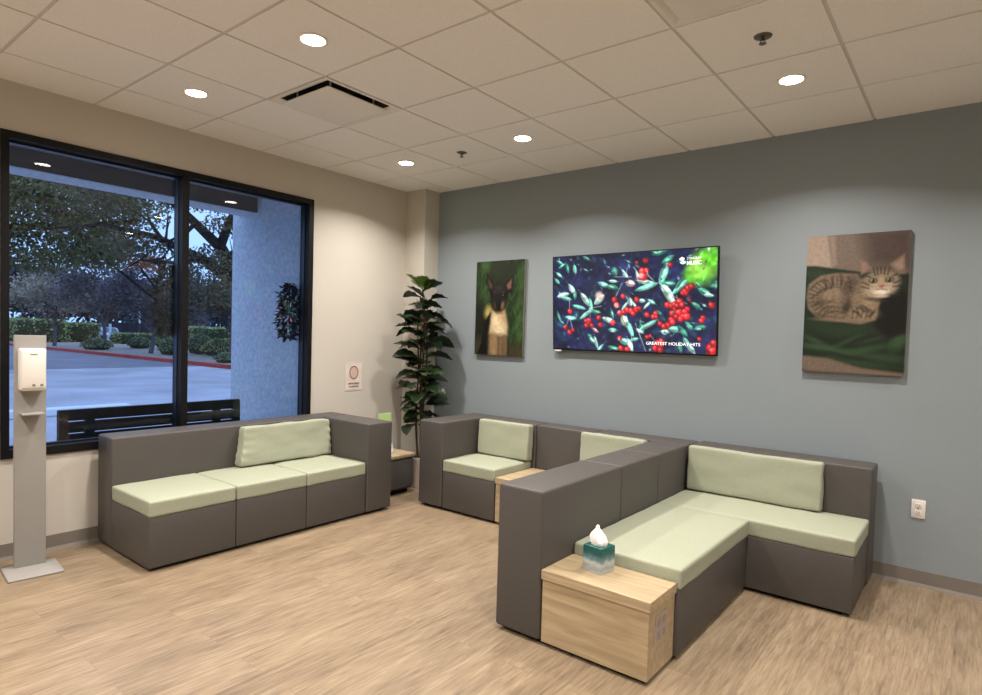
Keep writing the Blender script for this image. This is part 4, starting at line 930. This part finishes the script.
# tissue box
tb = thing('tissue_box', (3.305, -2.03, 0.374), 'teal and grey cube tissue box on the foreground oak table', 'tissue box')
def tissue_material():
    m = bpy.data.materials.new('tissue_carton'); m.use_nodes = True; nt = m.node_tree; N = nt.nodes; L = nt.links; b = N['Principled BSDF']; b.inputs['Roughness'].default_value = .35
    tc = N.new('ShaderNodeTexCoord'); sp = N.new('ShaderNodeSeparateXYZ'); L.new(tc.outputs['Generated'], sp.inputs[0])
    n = N.new('ShaderNodeTexNoise'); n.inputs['Scale'].default_value = 5; n.inputs['Detail'].default_value = 4; L.new(tc.outputs['Generated'], n.inputs['Vector'])
    ma = N.new('ShaderNodeMath'); ma.operation = 'MULTIPLY_ADD'; ma.inputs[1].default_value = .35; L.new(n.outputs['Fac'], ma.inputs[0]); L.new(sp.outputs[2], ma.inputs[2])
    r = N.new('ShaderNodeValToRGB'); e = r.color_ramp.elements
    e[0].position = .1; e[0].color = (*lin((182, 186, 182)), 1); e[1].position = 1.1 if False else 1.0; e[1].color = (*lin((20, 84, 82)), 1)
    for p, c in ((.38, (148, 158, 158)), (.55, (184, 188, 184)), (.68, (104, 134, 144)), (.92, (20, 84, 82))):
        q = e.new(p); q.color = (*lin(c), 1)
    L.new(ma.outputs[0], r.inputs[0]); L.new(r.outputs[0], b.inputs['Base Color']); return m
Rb = Matrix.Translation((3.318, -2.03, 0.374)) @ Matrix.Rotation(math.radians(-10), 4, 'Z')
b = MB().rbox(-.054, -.054, 0, 0.054, 0.054, .124, r=.002, seg=1); b.v = [tuple(Rb @ Vector(p)) for p in b.v]; b.build('carton', tissue_material(), tb)
b = MB(); n = 28
b.add([tuple(Rb @ Vector((.034*math.cos(2*math.pi*k/n), .034*math.sin(2*math.pi*k/n), 0.1246))) for k in range(n)], [tuple(range(n))]); b.build('opening', mat('carton_opening', (120, 165, 160), 0.4, 0.3), tb)
b = MB(); rings = 9; n = 36; vs = []; fs = []; rr = random.Random(4)
for i in range(rings):
    t = i/(rings-1)
    for k in range(n):
        a = 2*math.pi*k/n; fold = 1+.20*math.sin(a*5+t*2)*(.4+t)+.14*math.sin(a*11+1+3*t)
        rad = (.030+.010*math.sin(t*2.6))*(1-.55*t**2.6)*fold
        vs.append(tuple(Rb @ Vector((rad*1.15*math.cos(a)-.004*t, rad*.8*math.sin(a), 0.120+.068*t+.020*t*math.cos(a-2.6)+.007*t*math.sin(a*3+1)))))
for i in range(rings-1):
    for k in range(n): fs.append((i*n+k, i*n+(k+1) % n, (i+1)*n+(k+1) % n, (i+1)*n+k))
fs.append(tuple((rings-1)*n+k for k in range(n)))
b.add(vs, fs).build('tissue', mat('tissue_paper', (244, 236, 232), 0.9, 0.1), tb, smooth=True, sharp=80)

# ------------------------------------------------------------------ hand sanitiser stand
st = thing('sanitiser_stand', (0.33, -3.5, 0), 'grey floor stand with a white hand sanitiser dispenser by the window', 'sanitiser stand')
Rs = Matrix.Translation((0.33, -3.503, 0)) @ Matrix.Rotation(math.radians(-6), 4, 'Z')
def sb(nm, x0, y0, z0, x1, y1, z1, m, parent=st, r=.004, **k):
    b = MB().rbox(x0, y0, z0, x1, y1, z1, r=r, seg=2, **k); b.v = [tuple(Rs @ Vector(p)) for p in b.v]; return b.build(nm, m, parent, smooth=True)
sb('base_plate', -.135, -.135, 0, .135, .135, .012, m_soft_metal, r=.005)
sb('column', -.115, -.078, .012, -.075, .078, 1.412, m_soft_metal)
dsp = sb('dispenser', -.075, -.063, 1.085, .02, .063, 1.335, m_white, r=.012)
sb('dispenser_front', .012, -.058, 1.10, .028, .058, 1.325, mat('dispenser_face', (232, 226, 220), 0.35, 0.5), dsp, r=.007)
sb('nozzle', -.02, -.02, 1.075, .015, .02, 1.09, m_cove, dsp)
sb('lock_slot', .0275, -.018, 1.300, .0292, .018, 1.304, m_cove, dsp, r=.0005)
for yy in (-.0, .038): sb('indicator_dot', .0275, yy-.007, 1.112, .0295, yy+.007, 1.126, m_cove, dsp, r=.0008)
sb('drip_tray', -.075, -.055, .940, .03, .055, .951, m_soft_metal, r=.003)

# ------------------------------------------------------------------ fiddle leaf plant
pl_x, pl_y = 0.465, -0.39
pt = thing('fiddle_leaf_fig', (pl_x, pl_y, 0), 'tall fiddle leaf fig in a pale pot in the corner between the sofas', 'plant')
MB().lathe([(.10, 0), (.105, .005), (.135, .25), (.138, .30), (.128, .30), (.122, .27)], (pl_x, pl_y, 0), 36, True, True).build('pot', mat('pale_pot', (196, 184, 172), 0.5, 0.4), pt, smooth=True)
MB().lathe([(.001, .272), (.123, .272)], (pl_x, pl_y, 0), 24, False, False).build('soil', mat('soil', (48, 38, 30), 0.95, 0.1, noise_scale=60, var=0.4), pt)
stems = []
rp = random.Random(17)
for k, (dx, dy, ht, tx, ty) in enumerate(((0, 0, 1.93, .0, -.01), (.03, -.02, 1.72, .04, -.03), (-.03, .0, 1.58, -.04, .0), (.01, .02, 1.82, .02, .01))):
    pts = [(pl_x+dx+tx*t+.012*math.sin(3*t*3+k), pl_y+dy+ty*t+.012*math.cos(4*t+k), .27+(ht-.27)*t) for t in [i/9 for i in range(10)]]
    stems.append(pts); MB().tube(pts, [.012-.006*i/9 for i in range(10)], 8).build('stem', mat('fig_stem', (92, 74, 56), 0.8, 0.2, noise_scale=30, var=0.2), pt, smooth=True)
m_leafs = []
for i, (c, ) in enumerate((((30, 46, 26),), ((44, 62, 34),), ((100, 140, 52),))):
    m_leafs.append(mat('fig_leaf_%d' % i, c, 0.38, 0.5, noise_scale=12, var=0.18, bump=0.3, bump_scale=40))
def fig_leaf(p, yaw_, pitch, L, W, m, roll=0.0, droop=0.35):
    nL, nW = 9, 6; vs = []; fs = []
    for i in range(nL+1):
        t = i/nL
        wd = W*(0.28+0.72*math.sin(math.pi*min(1, t**0.85*0.98+0.02))**0.7) * (1 if t < .93 else .55) * (math.sin(math.pi*(0.03+0.96*t))**0.42)
        wd *= (0.72+0.4*t)
        for j in range(nW+1):
            s_ = j/nW*2-1
            x = L*t; y = wd/2*s_; z = -droop*L*t*t + abs(s_)*wd*.16 + .006*math.sin(t*22+s_*3)*abs(s_)
            vs.append((x, y, z))
    for i in range(nL):
        for j in range(nW): a = i*(nW+1)+j; fs.append((a, a+1, a+nW+2, a+nW+1))
    M = Matrix.Translation(p) @ Matrix.Rotation(yaw_, 4, 'Z') @ Matrix.Rotation(-pitch, 4, 'Y') @ Matrix.Rotation(roll, 4, 'X') @ Matrix.Translation((.03, 0, 0))
    b = MB().add([tuple(M @ Vector(v)) for v in vs], fs)
    b.tube([M @ Vector((-.03, 0, 0)), M @ Vector((.0, 0, .001)), M @ Vector((L*.5, 0, -droop*L*.25-.003)), M @ Vector((L*.95, 0, -droop*L*.9-.003))], [.0035, .0035, .0025, .001], 5)
    o = b.build('leaf', m, pt, smooth=True, sharp=180)
nl = 78
for k in range(nl):
    t = k/(nl-1); z = 0.56+(1.92-0.56)*t**0.9; sidx = k % 4; sp_ = stems[sidx]
    q = min(sp_, key=lambda s3: abs(s3[2]-z)); z = min(z, sp_[-1][2])
    yw = k*2.399963+rp.uniform(-.3, .3)
    L = rp.uniform(.19, .27)*(1.0 if t < .85 else .85)*(.8 if t < .12 else 1)
    # keep the leaves on the room side of the walls
    p = Vector((q[0], q[1], z))
    for _ in range(16):
        e = p+Vector((math.cos(yw), math.sin(yw), 0))*(L+.05)
        if e.y > -.05 or e.x < .06 or (e.x < .33 and e.y > -.26): yw += .55
        else: break
    fig_leaf(p, yw, rp.uniform(-.25, .45) if t < .9 else rp.uniform(.3, .7), L, L*rp.uniform(.72, .9), m_leafs[0 if rp.random() < .7 else 1], rp.uniform(-.55, .55), rp.uniform(.0, .5))
for k in range(5):
    fig_leaf(Vector((stems[0][-1][0], stems[0][-1][1], 1.90+.01*k)), k*1.26+.4, .55+.2*(k % 2), .19, .14, m_leafs[2 if k in (0, 3, 4) else 1], 0, .1)
